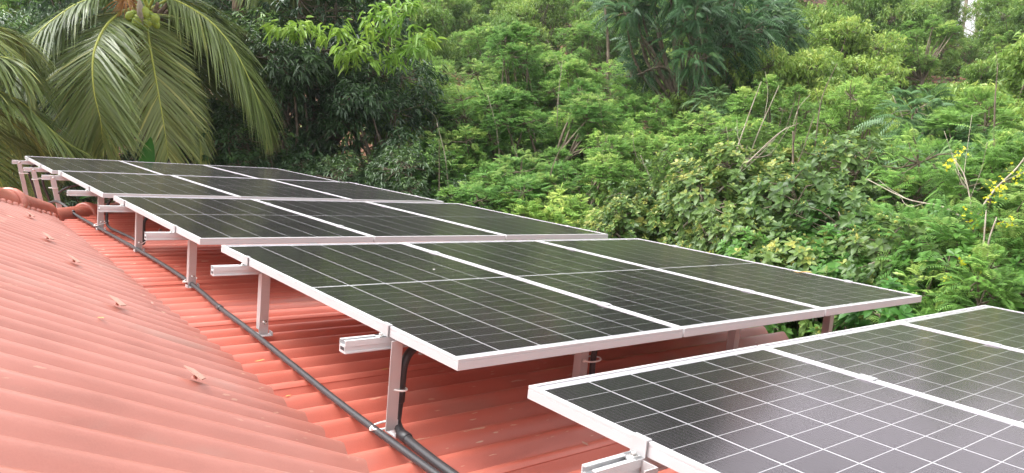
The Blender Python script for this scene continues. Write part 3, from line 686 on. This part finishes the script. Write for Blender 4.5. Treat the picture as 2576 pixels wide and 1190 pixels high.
stem('bare_stem',[(1870,440,10.2),(1905,340,10.2),(1960,215,10.4)],.012,.005,'second thin pale stem right of the curving one',forks=2,seed=5)
stem('bare_wood',[(2577,740,6.6),(2520,700,6.6),(2478,660,6.6),(2470,640,6.6)],.05,.025,'thick crooked grey branch low at the right edge',forks=4,seed=6,mat=PALE)
stem('bare_wood',[(2455,600,7.2),(2445,560,7.2),(2440,500,7.3),(2425,440,7.4),(2400,400,7.5)],.013,.004,'bare forked branch among the yellow flowers',forks=9,seed=7)
stem('bare_wood',[(2440,560,7.2),(2370,520,7.3),(2280,500,7.5),(2180,450,7.8)],.011,.005,'thin bare branch running left from the forked one',forks=4,seed=8)
stem('bare_wood',[(2445,560,7.2),(2500,480,7.3),(2560,420,7.4),(2600,360,7.5)],.013,.005,'bare branch rising to the right edge',forks=6,seed=9)
stem('bare_wood',[(2105,760,6.9),(2150,690,7.0),(2200,660,7.0),(2240,665,7.1)],.014,.006,'pale arching twig behind the second row corner',forks=2,seed=10)
stem('crooked_stem',[(2460,560,9.6),(2440,500,10.2),(2420,470,10.8),(2395,430,11.2),(2400,380,11.5)],.04,.02,'crooked dark stem of the slender tree at the right',mat=BARK,forks=2,seed=11)
TS=['right behind the end of the fourth row','in the dark gap beside the dark tree','in front of the large feathery tree','between the two tall feathery trees','above the right end of the middle row','left of the yellow-tipped bushes','on the slope right of the drooping tree','high on the slope beside the slender crooked tree','beside the wispy tree at the right edge','left of the large feathery tree']
for i,(x,y,d) in enumerate(((1105,440,13),(1130,400,13.5),(1370,430,12),(1400,250,16),(1480,430,13),(1660,480,12),(2050,250,14),(2300,330,13),(2500,260,11),(1260,330,14.5))):
    rr=random.Random(i+50); dx=rr.uniform(-60,60)
    stem('bare_stem',[(x,y+120,d),(x+dx*.3,y,d),(x+dx,y-90,d)],.018,.006,'thin bare sapling stem '+TS[i],forks=2,seed=i+60,cat='stem',group='thin bare stems in the undergrowth',mat=PALE if i%2 else BARK)
# yellow flower clusters
FLL=['highest yellow flower cluster, below the crooked dark stem','yellow flower cluster just left under the highest one','third yellow cluster down from the crooked stem','big yellow cluster beside the forked bare branch, near the right edge','yellow cluster right beside the big one at the forked branch','yellow cluster left of the fork of the bare branches','small yellow cluster at the fork of the bare branches','yellow cluster above the pale arching twig','small yellow cluster right of the arching twig','yellow cluster above the nearest panel row','lowest yellow cluster near the thick crooked branch','tiny yellow cluster low between the bushes','yellow cluster between the fork and the right edge','topmost yellow cluster at the right edge']
for i,(x,y,d,r) in enumerate(((2418,383,7.9,.05),(2396,405,7.9,.035),(2385,420,7.9,.03),(2500,480,6.9,.09),(2515,470,6.9,.08),(2440,553,6.9,.09),(2460,560,6.9,.06),(2250,680,6.9,.05),(2270,675,6.9,.05),(2425,660,6.3,.045),(2465,690,6.3,.04),(2380,700,6.4,.03),(2530,560,6.9,.06),(2560,440,6.9,.07))):
    rng=np.random.default_rng(100+i); L=Leaves(); r=r*.48; n_=int(12+240*r); L.add(rng.normal(size=(n_,3))*r,rdir(n_,.3),rdir(n_),.028,.024,.6,.1)
    o=put('flower_cluster',L.mesh('flower_cluster',LM['flower'],False),None,aim(x,y,d)); tag(o,FLL[i],'flowers','yellow flower clusters','stuff')
# ground cover between the trunks
rng=np.random.default_rng(3); L=Leaves(); N=70000
a=FAZ+rng.uniform(-.8,.8,N); d_=7+42*rng.uniform(0,1,N)**.8; X=d_*np.sin(a);Y=d_*np.cos(a)
Zt=np.array([terrain(x,y) for x,y in zip(X,Y)])
B=np.stack([X,Y,Zt+rng.uniform(0,.5,N)],1)
L.add(B,rdir(N,.5),rdir(N,1.2),rng.uniform(.12,.26,N),rng.uniform(.05,.11,N),rng.uniform(0,.75,N),.3)
tag(put('undergrowth',L.mesh('undergrowth',LM['scrub'],False)),'low leafy undergrowth covering the ground between the trees','undergrowth',None,'stuff')


# ------------------------------------------------------------------ roof
house=empty('house',W(1.5,2,-1.1)-Vector((0,0,3.3)),None,'house with a red painted corrugated roof under the solar panels','house')
HR=Matrix.Translation(-house.location)
roof=empty('roof'); roof.parent=house; roof.location=-Vector(house.location); roof.rotation_euler=(0,SLOPE,0)
P_=.1435; AMP=.028
T23=math.tan(R_(23.5))
def hipR(Y): return 1.03+(Y-7.75)/.8
def hipL(Y): return .596+(Y-6.90)/1.33
def zL(X): return -.986+(1.055-X)*T23
def sheet(fz,y0,n,xs,xe,lift,jag,seg=14,nx=14,axis='y',amp=None):
    """corrugated sheet: n waves from y0, running x from xs(y) to xe(y); fz(x,y) is the middle plane"""
    amp=amp or AMP
    g=MB(); ys=[y0+P_*n*i/(n*seg) for i in range(n*seg+1)]; th=.0065; vs=[]; rows=len(ys)
    # random chipped end
    jj=[random.uniform(-1,1)*jag for _ in range(n+2)]
    for side in (0,1):
        for i,y in enumerate(ys):
            c=math.cos(2*math.pi*(y-.02)/P_)
            a,b=xs(y),xe(y)
            if jag: b+=jj[i//seg]+random.uniform(-1,1)*jag*.3
            if b<a: b=a+.001
            for k in range(nx+1):
                x=a+(b-a)*k/nx
                z=fz(x,y)+amp*c+lift*(1-i/rows)-side*th
                vs.append((x,y,z) if axis=='y' else (y,x,z))
    nn=nx+1; fs=[]; off=rows*nn; full=list(vs)
    for i in range(rows-1):
        for k in range(nx):
            q=(i*nn+k,i*nn+k+1,(i+1)*nn+k+1,(i+1)*nn+k)
            fs.append(q if axis=='y' else q[::-1]); q2=tuple(v+off for v in q); fs.append(q2[::-1] if axis=='y' else q2)
    g.add(vs,fs,True)
    e=[]
    for i in range(rows-1):
        for k in (0,nx):
            a=i*nn+k; b=(i+1)*nn+k; e.append((a,b,b+off,a+off))
    for i in (0,rows-1):
        for k in range(nx):
            a=i*nn+k; e.append((a,a+1,a+1+off,a+off))
    for q in e: g.add([full[v] for v in q],[(0,1,2,3)])
    return g
Z0=-1.045
for i in range(13):
    y0=-2.3+i*7*P_
    xs=(lambda y: .93 if y<7.85 else max(.93,hipR(y)))
    ex=4.30+random.uniform(-.012,.012)
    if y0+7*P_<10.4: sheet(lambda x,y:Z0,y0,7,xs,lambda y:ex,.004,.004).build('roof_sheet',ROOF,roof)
for i in range(10):
    y0=-2.25+.03+i*7*P_
    if y0>6.9: break
    xs=(lambda y: -1.4 if y<4.3 else max(-1.4,hipL(y)))
    sheet(lambda x,y:zL(x),y0,7,xs,lambda y:1.052+(y-4)*-.004,.004,.010,amp=.0215).build('roof_sheet',ROOF_GLARE,roof)
# far hip end, falling away behind the ridge caps
for i in range(6):
    x0=-.9+i*5*P_
    f=lambda x,y:(min(Z0+.114*(y-1.03)-.1425*(x-7.75), 9) if y>1.03 else zL(.596)-.02+.114*(y-.596)-.413*(x-6.90))
    st=lambda y:(7.75+.8*(y-1.03) if y>1.03 else 6.90+1.33*(y-.596))
    sheet(lambda a,b:f(a,b),x0,5,st,lambda y:11.3,.003,0,8,6,'x').build('roof_sheet',ROOF,roof)
# half round caps: short socketed tiles along the hip
def cap_tile(a,b,r0,r1,name='ridge_cap',col=True):
    a=Vector(a);b=Vector(b);t=(b-a).normalized();s_=t.cross(Vector((0,0,1))).normalized();u=s_.cross(t)
    ln_=(b-a).length; g=MB(); prof=[(0,r0*1.0),(.03,r0),(ln_-.10,r1),(ln_-.095,r1+.012),(ln_-.05,r1+.022),(ln_-.005,r1+.018),(ln_,r1+.006)]
    if not col: prof=[(0,r0),(ln_,r1)]
    N=18; vs=[]; span=math.pi*1.12
    for sd_ in (0,1):
        for h,r in prof:
            for k in range(N+1):
                q=-span/2+span*k/N; rr=r-sd_*.012
                vs.append(a+t*h+s_*math.sin(q)*rr*1.02+u*(math.cos(q)*rr-.02))
    n1=N+1; m_=len(prof); off=m_*n1
    fs=[(i*n1+k,i*n1+k+1,(i+1)*n1+k+1,(i+1)*n1+k) for i in range(m_-1) for k in range(N)]
    fs+=[tuple(v+off for v in f)[::-1] for f in fs]
    g.add(vs,fs,True); e=[]
    for k in range(N):
        for i in (0,m_-1):
            q=i*n1+k; e.append((q,q+1,q+1+off,q+off))
    for i in range(m_-1):
        for k in (0,N):
            q=i*n1+k; e.append((q,q+n1,q+n1+off,q+off))
    for q in e: g.add([vs[v] for v in q],[(0,1,2,3)])
    return g.build(name,ROOF_CAP,roof)
def hipz(X,Y): return (Z0 if X>1.0 else zL(X)-.0)+.03
hp=[(-.35,5.72),(.02,6.22),(.34,6.64),(.66,7.06),(.98,7.50)]
for a,b in zip(hp[1:],hp[:-1]): cap_tile((a[0],a[1],zL(a[0])+.015),(b[0],b[1],zL(b[0])+.015),.105,.112)
hr=[(.98,7.56),(1.36,7.98),(1.76,8.30),(2.16,8.62),(2.58,8.95),(3.0,9.29),(3.42,9.62),(3.84,9.96),(4.25,10.29)]
for a,b in zip(hr[1:],hr[:-1]): cap_tile((a[0],a[1]+.04,Z0+.02),(b[0],b[1]+.04,Z0+.02),.105,.113)
# near ridge cap at the photographer's feet
cap_tile((-.55,1.50,zL(-.25)-.12),(.05,1.22,zL(.05)-.115),.13,.13)
cap_tile((.02,1.235,zL(.02)-.115),(.30,1.105,zL(.30)-.085),.125,.125)
# mortar under the hip caps
mo=MB()
for (a,b) in zip(hp[:-1],hp[1:]):
    for k in range(7):
        t=k/7; x=a[0]+(b[0]-a[0])*t+.085; y=a[1]+(b[1]-a[1])*t-.075
        mo.lathe([(.0,.03),(.022,.024),(.035,.0),(.03,-.03)],7,(x,y,zL(x)+.012))
mo.build('mortar',ROOF_CAP,roof)
WASH=M('washer_paint',(.50,.30,.24),.5)
# kite shaped fixing washers with their bolts
for (x,y,rz) in ((.715,6.152,.2),(.67,5.062,.0),(.69,4.292,.1),(.687,3.276,-.05),(.70,2.339,.05)):
    y=.02+round((y-.02)/P_)*P_; g=MB(); L_=.030
    pts=[(-.036,.022,.028),(-.002,-.034,.002),(.038,-.006,.008),(.010,.026,.024)]
    g.add([(p[0],p[1],p[2]+.004) for p in pts]+[(p[0],p[1],p[2]) for p in pts],[(0,1,2,3),(7,6,5,4),(0,4,5,1),(1,5,6,2),(2,6,7,3),(3,7,4,0)])
    o=g.build('washer',WASH,roof,(x,y,zL(x)+.03),(0,R_(23.5),rz+.35))
    b_=MB(); b_.lathe([(0,.018),(.005,.018),(.005,.008),(.009,.008),(.009,.0)],8); b_.build('bolt',ROOF_CAP,o)
for (x,y) in ((1.9,2.9),(2.1,4.4),(1.76,6.97),(2.6,2.55)):
    y=.02+round((y-.02)/P_)*P_
    b_=MB(); b_.lathe([(0,.014),(.006,.014),(.006,.006),(.014,.005),(.016,.0)],8); b_.build('bolt',STEEL,roof,(x,y,Z0+AMP+.002))
WALL=M('cream_wall',(.62,.58,.48),.8)
n=noise(WALL,3,6); ln(WALL,ramp(WALL,n,.3,.7,(.50,.46,.38),(.66,.62,.52)),WALL.node_tree.nodes['Principled BSDF'].inputs['Base Color'])
g=MB(); g.box((-1.2,-2.2,-4.9),(3.85,7.0,-1.75)); o=g.build('wall',WALL,house); o.location=-Vector(house.location)

# ------------------------------------------------------------------ solar panels
PW,PL,PH=1.04,2.10,.035
rowsP={'E':(1.271,1.418,-.62),'D':(1.266,3.829,-.638),'C':(1.251,6.226,-.651),'B':(1.22,8.538,-.657),'A':(1.199,10.854,-.676)}
def frame_mesh():
    g=MB(); L=.012
    o=[(0,0),(PW,0),(PW,-PL),(0,-PL)]
    prof=[(0,-PH),(0,-.0105),(.0014,-.0100),(.0014,-.0085),(0,-.0080),(0,-.0012),(.0012,0),(L,0),(L,-.0060),(.0022,-.0065),(.0022,-PH+.002),(.02,-PH+.002),(.02,-PH)]
    n=len(prof); dirs=[(1,-1),(-1,-1),(-1,1),(1,1)]
    # four mitred bars, each with its own faces
    for e in range(4):
        a,b=o[e],o[(e+1)%4]; da,db=dirs[e],dirs[(e+1)%4]
        vs=[(a[0]+da[0]*i,a[1]+da[1]*i,z) for i,z in prof]+[(b[0]+db[0]*i,b[1]+db[1]*i,z) for i,z in prof]
        g.add(vs,[(k,(k+1)%n,n+(k+1)%n,n+k)[::-1] for k in range(n)])
    return g.mesh('frame',FRAME)
FM=frame_mesh()
gm=MB(); gm.add([(.010,-.010,-.0025),(PW-.010,-.010,-.0025),(PW-.010,-PL+.010,-.0025),(.010,-PL+.010,-.0025)],[(0,3,2,1)]); GM=gm.mesh('glass',GLASS)
bm_=MB(); bm_.box((.004,-PL+.004,-.0062),(PW-.004,-.004,-.0040)); BM=bm_.mesh('backsheet',SHEET)
CW,CH=.1625,.0809; GX,GY=.0062,.0028; MID=.016
MX=(PW-6*CW-5*GX)/2; MY=(PL-24*CH-22*GY-MID)/2
g=MB(); g.box((-CW/2,-CH/2,0),(CW/2,CH/2,.0003)); CM=g.mesh('cell',CELL)
def cells_pos():
    out=[]
    for r in range(24):
        y=-(MY+CH/2+r*(CH+GY)+(MID-GY if r>=12 else 0))
        out.append([(MX+CW/2+c*(CW+GX),y) for c in range(6)])
    return out
CP=cells_pos()
g=MB()
for r in range(12):
    y=-(CH/2+r*(CH+GY)); g.box((-CW/2,y-CH/2,0),(CW/2,y+CH/2,.0003))
SM=g.mesh('cell_string',CELL)
ordn={'E':'nearest row, lower right','D':'second row from the front','C':'middle row of the five','B':'fourth row from the front','A':'farthest row'}
pos=['left end','middle','right end']
PG='solar panels on the roof'
for rn,(x0,y0,z0) in rowsP.items():
    for i in range(3):
        e=empty('solar_panel',W(x0+i*(PW+(.01 if i==0 else .012)),y0,z0+random.uniform(-.001,.001)),(0,SLOPE,0),
            ('black solar panel in a white frame, %s of the %s'%(pos[i],ordn[rn])),'solar panel',PG)
        put('frame',FM,e); put('glass',GM,e); put('backsheet',BM,e)
        if rn in 'DE':
            for r in CP:
                for (x,y) in r: put('cell',CM,e,(x,y,-.0038))
        else:
            for h in (0,12):
                for c in range(6): put('cell_string',SM,e,(CP[h][c][0],CP[h][c][1]+CH/2,-.0038))
        if rn=='C' and i==0:
            g=MB(); g.box((-.0006,-.018,-.006),(.0,.018,.006)); g.build('sticker',TIE,e,(0,-1.72,-.021))

# ------------------------------------------------------------------ rails, posts, clamps
railY={'D':(3.46,2.15),'C':(5.88,4.60),'B':(8.36,6.97),'A':(10.56,9.51),'E':(1.03,-.30)}
prof=[(-.021,-.043),(.021,-.043),(.021,-.022),(.019,-.021),(.019,-.019),(.021,-.018),(.021,0),(.009,0),(.009,-.003),(.018,-.003),(.018,-.015),(.006,-.018),(-.006,-.018),(-.018,-.015),(-.018,-.003),(-.009,-.003),(-.009,0),(-.021,0),(-.021,-.020),(-.017,-.021),(-.017,-.036),(-.021,-.038)]
def rail_mesh(L_):
    g=MB()
    # walls as an open C section with a hollow lower chamber
    g.extr(prof,0,L_,'x'); return g.mesh('rail_profile',RAIL)
RM=rail_mesh(3.48)
ck=MB(); ck.box((-.0003,-.013,-.034),(.0003,.013,-.023)); CKM=ck.mesh('opening_shade',PIPE)  # dark plate in place of the shade inside the rail end
def angle_mesh(h,name='angle'):
    g=MB(); t=.004; a=.042
    g.extr([(0,0),(a,0),(a,t),(t,t),(t,a),(0,a)],-h,0,'z'); return g
def end_clamp():
    g=MB()
    g.extr([(-.030,-.004),(-.004,-.004),(-.004,.0365),(.010,.0365),(.010,.040),(-.0075,.040),(-.0075,0),(-.034,0),(-.036,-.007),(-.032,-.008)],-.022,.022,'y')
    return g.mesh('clamp',CLAMP)
ECM=end_clamp()
g=MB(); g.box((-.017,-.026,.0),(.017,.026,.0035),.001); MCM=g.mesh('clamp',CLAMP)
g=MB(); g.lathe([(0,.0),(.0065,0),(.0065,.009),(.0045,.0095),(.0045,.006),(0,.006)],10); 
g.lathe([(0,-.001),(.011,-.001),(.011,.001),(.0,.001)],12); BOM=g.mesh('bolt',STEEL)
def foot_mesh():
    g=MB(); g.extr([(-.034,0),(.034,0),(.034,.020),(.030,.020),(.030,.004),(-.030,.004),(-.030,.016),(-.034,.016)],-.022,.022,'y')
    g.box((-.022,.010,.004),(.022,.014,.06)); return g.mesh('foot_bracket',CLAMP)
FOM=foot_mesh()
BR=STEEL
def post(rail,x,y,zt,zb,flip=False,lean=0.0,brown=False,bolts=True):
    """x,y in roof frame, relative to rail empty at (rx,ry,rz)"""
    h=zt-zb-.03
    me=angle_mesh(h).mesh('post',POST)
    p=put('post',me,rail,(x,y,zt),(0,-lean,math.pi if flip else 0))
    f=put('foot_bracket',FOM,p,(.02,-.012 if not flip else .012,-h-.026),(0,0,0))
    if bolts:
        for z in (-.025,-h+.035):
            b=put('bolt',BOM,p,(.024,-.0,z),(math.pi/2,0,0))
    return p
RG='mounting rails under the panel rows'
rl={'D':'second row from the front','C':'middle row of the five','B':'fourth row from the front','A':'farthest row','E':'nearest row'}
RAILZ={}
for rn,(ya,yb) in railY.items():
    x0,y0,z0=rowsP[rn]; zr=z0-PH-.0015
    for j,yy in enumerate((ya,yb)):
        xr=x0-.158
        e=empty('mounting_rail',W(xr,yy,zr),(0,SLOPE,0),'silver aluminium rail with clamps and posts, %s under the %s'%(('rear' if j==0 else 'front')+(' one' if 0 else ''),rl[rn]),'rail',RG)
        put('rail_profile',RM,e); put('opening_shade',CKM,e,(-.0004,0,0))
        c=put('clamp',ECM,e,(.158,0,.0)); put('bolt',BOM,c,(-.020,0,.0)); 
        c=put('clamp',ECM,e,(.158+3*PW+.022,0,0),(0,0,math.pi)); put('bolt',BOM,c,(-.020,0,0))
        for k in (1,2): 
            c=put('clamp',MCM,e,(.158+k*(PW+.0105)-.005,0,PH+.0018))
        # posts (roof-frame X positions)
        zg=Z0+AMP-zr
        if rn=='D' and j==1: xs=[(1.275,1,0,0),(2.20,0,0,0),(3.28,0,0,0),(4.22,0,0,0)]
        elif rn=='D': xs=[(1.35,0,0,0),(2.6,0,0,0),(3.9,0,0,0)]
        elif rn=='C': xs=[(1.35,0,0,0),(2.7,0,0,0),(3.9,0,0,0)]
        elif rn=='B' and j==1: xs=[(1.305,0,0,0),(2.7,0,0,0),(3.9,0,0,0)]
        elif rn=='B': xs=[(1.145,0,-.32,.20),(2.7,0,0,0),(3.9,0,0,0)]
        elif rn=='A' and j==1: xs=[(1.12,0,-.30,.22),(2.4,0,-.25,0),(3.9,0,0,0)]
        elif rn=='A': xs=[(1.105,0,-.44,.19),(2.4,0,-.35,0),(3.9,0,-.1,0)]
        else: xs=[(1.24,1,0,0),(2.6,0,0,0),(3.9,0,0,0)]
        for (X,nar,ext,lean) in xs:
            p=post(e,X-xr-.02,-.026,-.004,zg+ext,False,lean,)
            if nar: p.rotation_euler=(0,0,math.pi/2); p.location=(X-xr+.02,-.064,-.004)
            if rn=='A' or (rn=='B' and j==0 and X<2):
                pass

# ------------------------------------------------------------------ conduits, ties, small things
def roofobj(name,base,lab=None,cat=None,group=None):
    return empty(name,W(*base),(0,SLOPE,0),lab,cat,group)
def pipe(e,base,pts,r,name='tube',n=12,k=6):
    b=Vector(base); ps=smooth_path(pts,k); g=MB(); g.tube([p-b for p in ps],r,n); return g.build(name,PIPE,e)
def coupling(e,base,p,t,r,L_=.045):
    p=Vector(p);t=Vector(t).normalized(); g=MB(); g.tube([p-Vector(base)-t*L_/2,p-Vector(base)-t*(L_/2-.002),p-Vector(base)+t*(L_/2-.002),p-Vector(base)+t*L_/2],[r+.001,r+.0035,r+.0035,r+.001],12); return g.build('coupling',PIPE,e)
zp=-.995; r1=.0125
main=[(1.10,8.60,-1.02),(1.165,8.42,-.955),(1.19,8.15,-.935),(1.215,7.90,-.955),(1.24,7.70,-.985),(1.275,7.15,zp),(1.30,6.6,zp),(1.33,5.95,zp),(1.352,5.2,zp),(1.352,4.7,zp),(1.335,4.3,zp),(1.312,3.95,zp),(1.298,3.48,zp),(1.27,2.9,zp),(1.248,2.46,zp),(1.240,2.16,zp),(1.236,1.74,zp),(1.235,1.2,zp),(1.235,.3,zp),(1.24,-.9,zp)]
b0=(1.24,2.16,zp)
c=roofobj('conduit',b0,'long black conduit pipe running over the roof past the post feet','conduit')
pipe(c,b0,main,r1)
for p,t in (((1.235,7.78,-.970),(.05,-1,-.1)),((1.312,3.95,zp),(-.05,-1,0)),((1.236,.9,zp),(0,1,0))): coupling(c,b0,p,t,r1)
# second conduit: down the front post of the second row
b1=(1.29,2.1,zp)
c2_=roofobj('conduit',b1,'shorter black conduit bending down the front post of the second row','conduit')
sec=[(1.75,2.18,-.72),(1.50,2.155,-.712),(1.40,2.14,-.716),(1.345,2.12,-.735),(1.322,2.115,-.775),(1.318,2.115,-.83),(1.318,2.12,-.90),(1.315,2.12,-.945),(1.306,2.105,-.975),(1.296,2.05,-.990),(1.288,1.95,zp),(1.278,1.72,zp),(1.276,1.2,zp),(1.28,.3,zp),(1.28,-.9,zp)]
pipe(c2_,b1,sec,.0155)
coupling(c2_,b1,(1.294,2.035,-.992),(0,1,0),.0155,.05); coupling(c2_,b1,(1.318,2.12,-.875),(0,0,1),.0155,.06)
# third: from the fourth row post to the middle row rear post
b2=(1.33,6.9,zp)
c3_=roofobj('conduit',b2,'black conduit from the front post of the fourth row along to the middle row','conduit')
pipe(c3_,b2,[(1.62,7.02,-.76),(1.48,7.0,-.745),(1.40,6.98,-.755),(1.362,6.97,-.80),(1.355,6.97,-.88),(1.352,6.95,-.955),(1.358,6.86,-.985),(1.375,6.6,-.985),(1.40,6.3,-.985),(1.405,6.05,-.985),(1.392,5.9,-.96),(1.385,5.87,-.90),(1.385,5.87,-.80),(1.42,5.87,-.75)],.011)
for (lab,xx,yy,zz,bot) in (('thin black conduit curving down the rear post of the farthest row',1.205,10.53,-.77,-1.3),('thin black conduit curving down the front post of the farthest row',1.215,9.49,-.77,-1.2)):
    bb=(xx,yy,zz); q=roofobj('conduit',bb,lab,'conduit')
    pipe(q,bb,[(xx+.34,yy+.0,zz+.035),(xx+.14,yy,zz+.03),(xx+.03,yy-.01,zz-.01),(xx-.0,yy-.01,zz-.09),(xx+.05,yy,zz-.25),(xx+.12,yy,bot)],.013)
bb=(1.24,8.33,-.80); q=roofobj('conduit',bb,'black conduit sagging from under the fourth row to its rear post','conduit'); pipe(q,bb,[(1.9,8.35,-.76),(1.5,8.33,-.765),(1.3,8.32,-.79),(1.20,8.34,-.86),(1.17,8.40,-.95)],.010)
bb=(2.22,2.12,-.9); q=roofobj('conduit',bb,'black conduit strapped to the second front post under the second row','conduit')
pipe(q,bb,[(2.6,2.12,-.74),(2.35,2.12,-.735),(2.262,2.12,-.76),(2.25,2.12,-.82),(2.25,2.12,-.93),(2.27,2.10,-.985),(2.30,1.9,zp),(2.30,1.0,zp)],.013)
# cable ties
def tie_loop(base,pts,lab,w=.0036):
    b=Vector(base); e=roofobj('cable_tie',base,lab,'cable tie','white cable ties'); g=MB(); ps=smooth_path(list(pts)+[pts[0]],4)
    vs=[];n=len(ps)
    g.tube([p-b for p in ps],w,6,False); g.build('strap',TIE,e)
    h=MB(); h.box((-.006,-.006,-.005),(.006,.004,.006),.0015); h.build('tie_head',TIE,e,Vector(pts[0])-b)
    return e
def ring(cx_,cy_,cz_,rx,ry,tilt=0,ax='z'):
    out=[]
    for k in range(10):
        q=2*math.pi*k/10+math.pi
        if ax=='z': out.append((cx_+rx*math.cos(q),cy_+ry*math.sin(q),cz_+tilt*math.cos(q)))
        else: out.append((cx_+rx*math.cos(q),cy_+tilt*math.cos(q),cz_+ry*math.sin(q)))
    return out
tie_loop((1.30,2.12,-.85),ring(1.300,2.105,-.85,.030,.030,-.004),'white cable tie halfway up the front post of the second row')
tie_loop((1.29,2.13,-.965),ring(1.274,2.130,-.984,.050,.026,.004),'white cable tie at the foot of the front post of the second row')
tie_loop((1.36,4.64,-.97),ring(1.360,4.645,-.985,.036,.030,.010),'white cable tie at the foot of the front post of the middle row')
tie_loop((1.32,6.98,-.95),ring(1.318,6.985,-.965,.055,.05,.02),'white cable tie at the foot of the front post of the fourth row')
tie_loop((1.37,5.88,-.94),ring(1.372,5.885,-.955,.034,.034,.02),'white cable tie at the foot of the rear post of the middle row')
tie_loop((1.17,8.36,-.80),ring(1.158,8.345,-.812,.036,.036,.0),'white cable tie on the rear post of the fourth row')
tie_loop((1.15,9.49,-.82),ring(1.165,9.49,-.83,.048,.04,.008),'white cable tie on the front post of the farthest row')
tie_loop((1.14,10.53,-.84),ring(1.160,10.53,-.86,.05,.04,.0),'white cable tie on the rear post of the farthest row')
tie_loop((2.22,2.12,-.86),ring(2.235,2.118,-.86,.042,.034,.003),'white cable tie on the second front post under the second row')
# bird dropping on the glass
DROP=M('dropping',(.75,.74,.68),.8)
g=MB(); g.lathe([(.006,0),(.0045,.0008),(.0,.0012)],9)
tag(g.build('bird_dropping',DROP,None,W(2.02,3.02,-.6402),(0,SLOPE,0)),'small whitish bird dropping on the first panel of the second row','dropping')
# dry leaf, flakes and scraps
rng=np.random.default_rng(9)
def scrap(name,x,y,z,s,lab,col,cat):
    g=MB(); vs=[(s*a,s*b*.4,s*c*.25) for a,b,c in ((-1,0,0),(-.4,.8,.35),(.5,.6,.1),(1,0,.3),(.4,-.7,.0),(-.5,-.6,.3))]
    g.add(vs,[(0,1,2),(0,2,3),(0,3,4),(0,4,5)],True); o=g.build(name,col,None,W(x,y,z),(0,SLOPE,random.uniform(0,3))); tag(o,lab,cat); return o
DRY=M('dry_leaf',(.45,.27,.08),.6)
o=scrap('fallen_leaf',4.36,2.42,-.634,.06,'dry yellow-brown leaf lying on the far edge of the second row','DRY','leaf') if False else scrap('fallen_leaf',4.36,2.42,-.634,.06,'dry yellow-brown leaf lying on the far edge of the second row',DRY,'leaf')
scrap('metal_scrap',1.80,6.93,Z0+AMP+.008,.03,'small shiny metal scrap on the roof under the fourth row',STEEL,'scrap')
for i_,(x_,y_,s_,lb) in enumerate(((.62,4.75,.016,'tiny pale flake on the left roof slope above the middle washers'),(.55,2.95,.020,'small curled flake on the left roof slope near the last washer'),(.93,3.75,.016,'small flake near the edge of the left slope, beside the conduit coupling'),(1.62,2.75,.020,'small brown leaf on the shaded roof between the two posts'),(1.85,1.75,.022,'curled dry leaf on the roof in the gap below the nearest row'),(1.13,2.55,.014,'tiny leaf flake just left of the conduit near the front post'))):
    yy_=.02+round((y_-.02)/P_)*P_; scrap('leaf_scrap',x_,yy_,(zL(x_) if x_<1.05 else Z0)+AMP+.004,s_,lb,DRY if i_%2 else WASH,'leaf')
scrap('leaf_scrap',1.19,3.05,Z0+AMP+.006,.022,'small pale leaf scrap on the roof left of the conduit',DRY,'leaf')
print('objects',len(bpy.data.objects),'tris',sum(len(m.polygons) for m in bpy.data.meshes)*2)
# ------------------------------------------------------------------ haze
g=MB(); g.box((-1150,-1150,-60),(1150,1150,130)); hz=bpy.data.materials.new('haze_air'); hz.use_nodes=True; hz.node_tree.nodes.clear()
vo=nd(hz,'ShaderNodeVolumePrincipled'); vo.inputs['Color'].default_value=(.95,.97,1,1); vo.inputs['Density'].default_value=.0006; vo.inputs['Anisotropy'].default_value=.3
oo=nd(hz,'ShaderNodeOutputMaterial'); ln(hz,vo.outputs[0],oo.inputs['Volume'])
tag(g.build('haze',hz),kind='stuff')
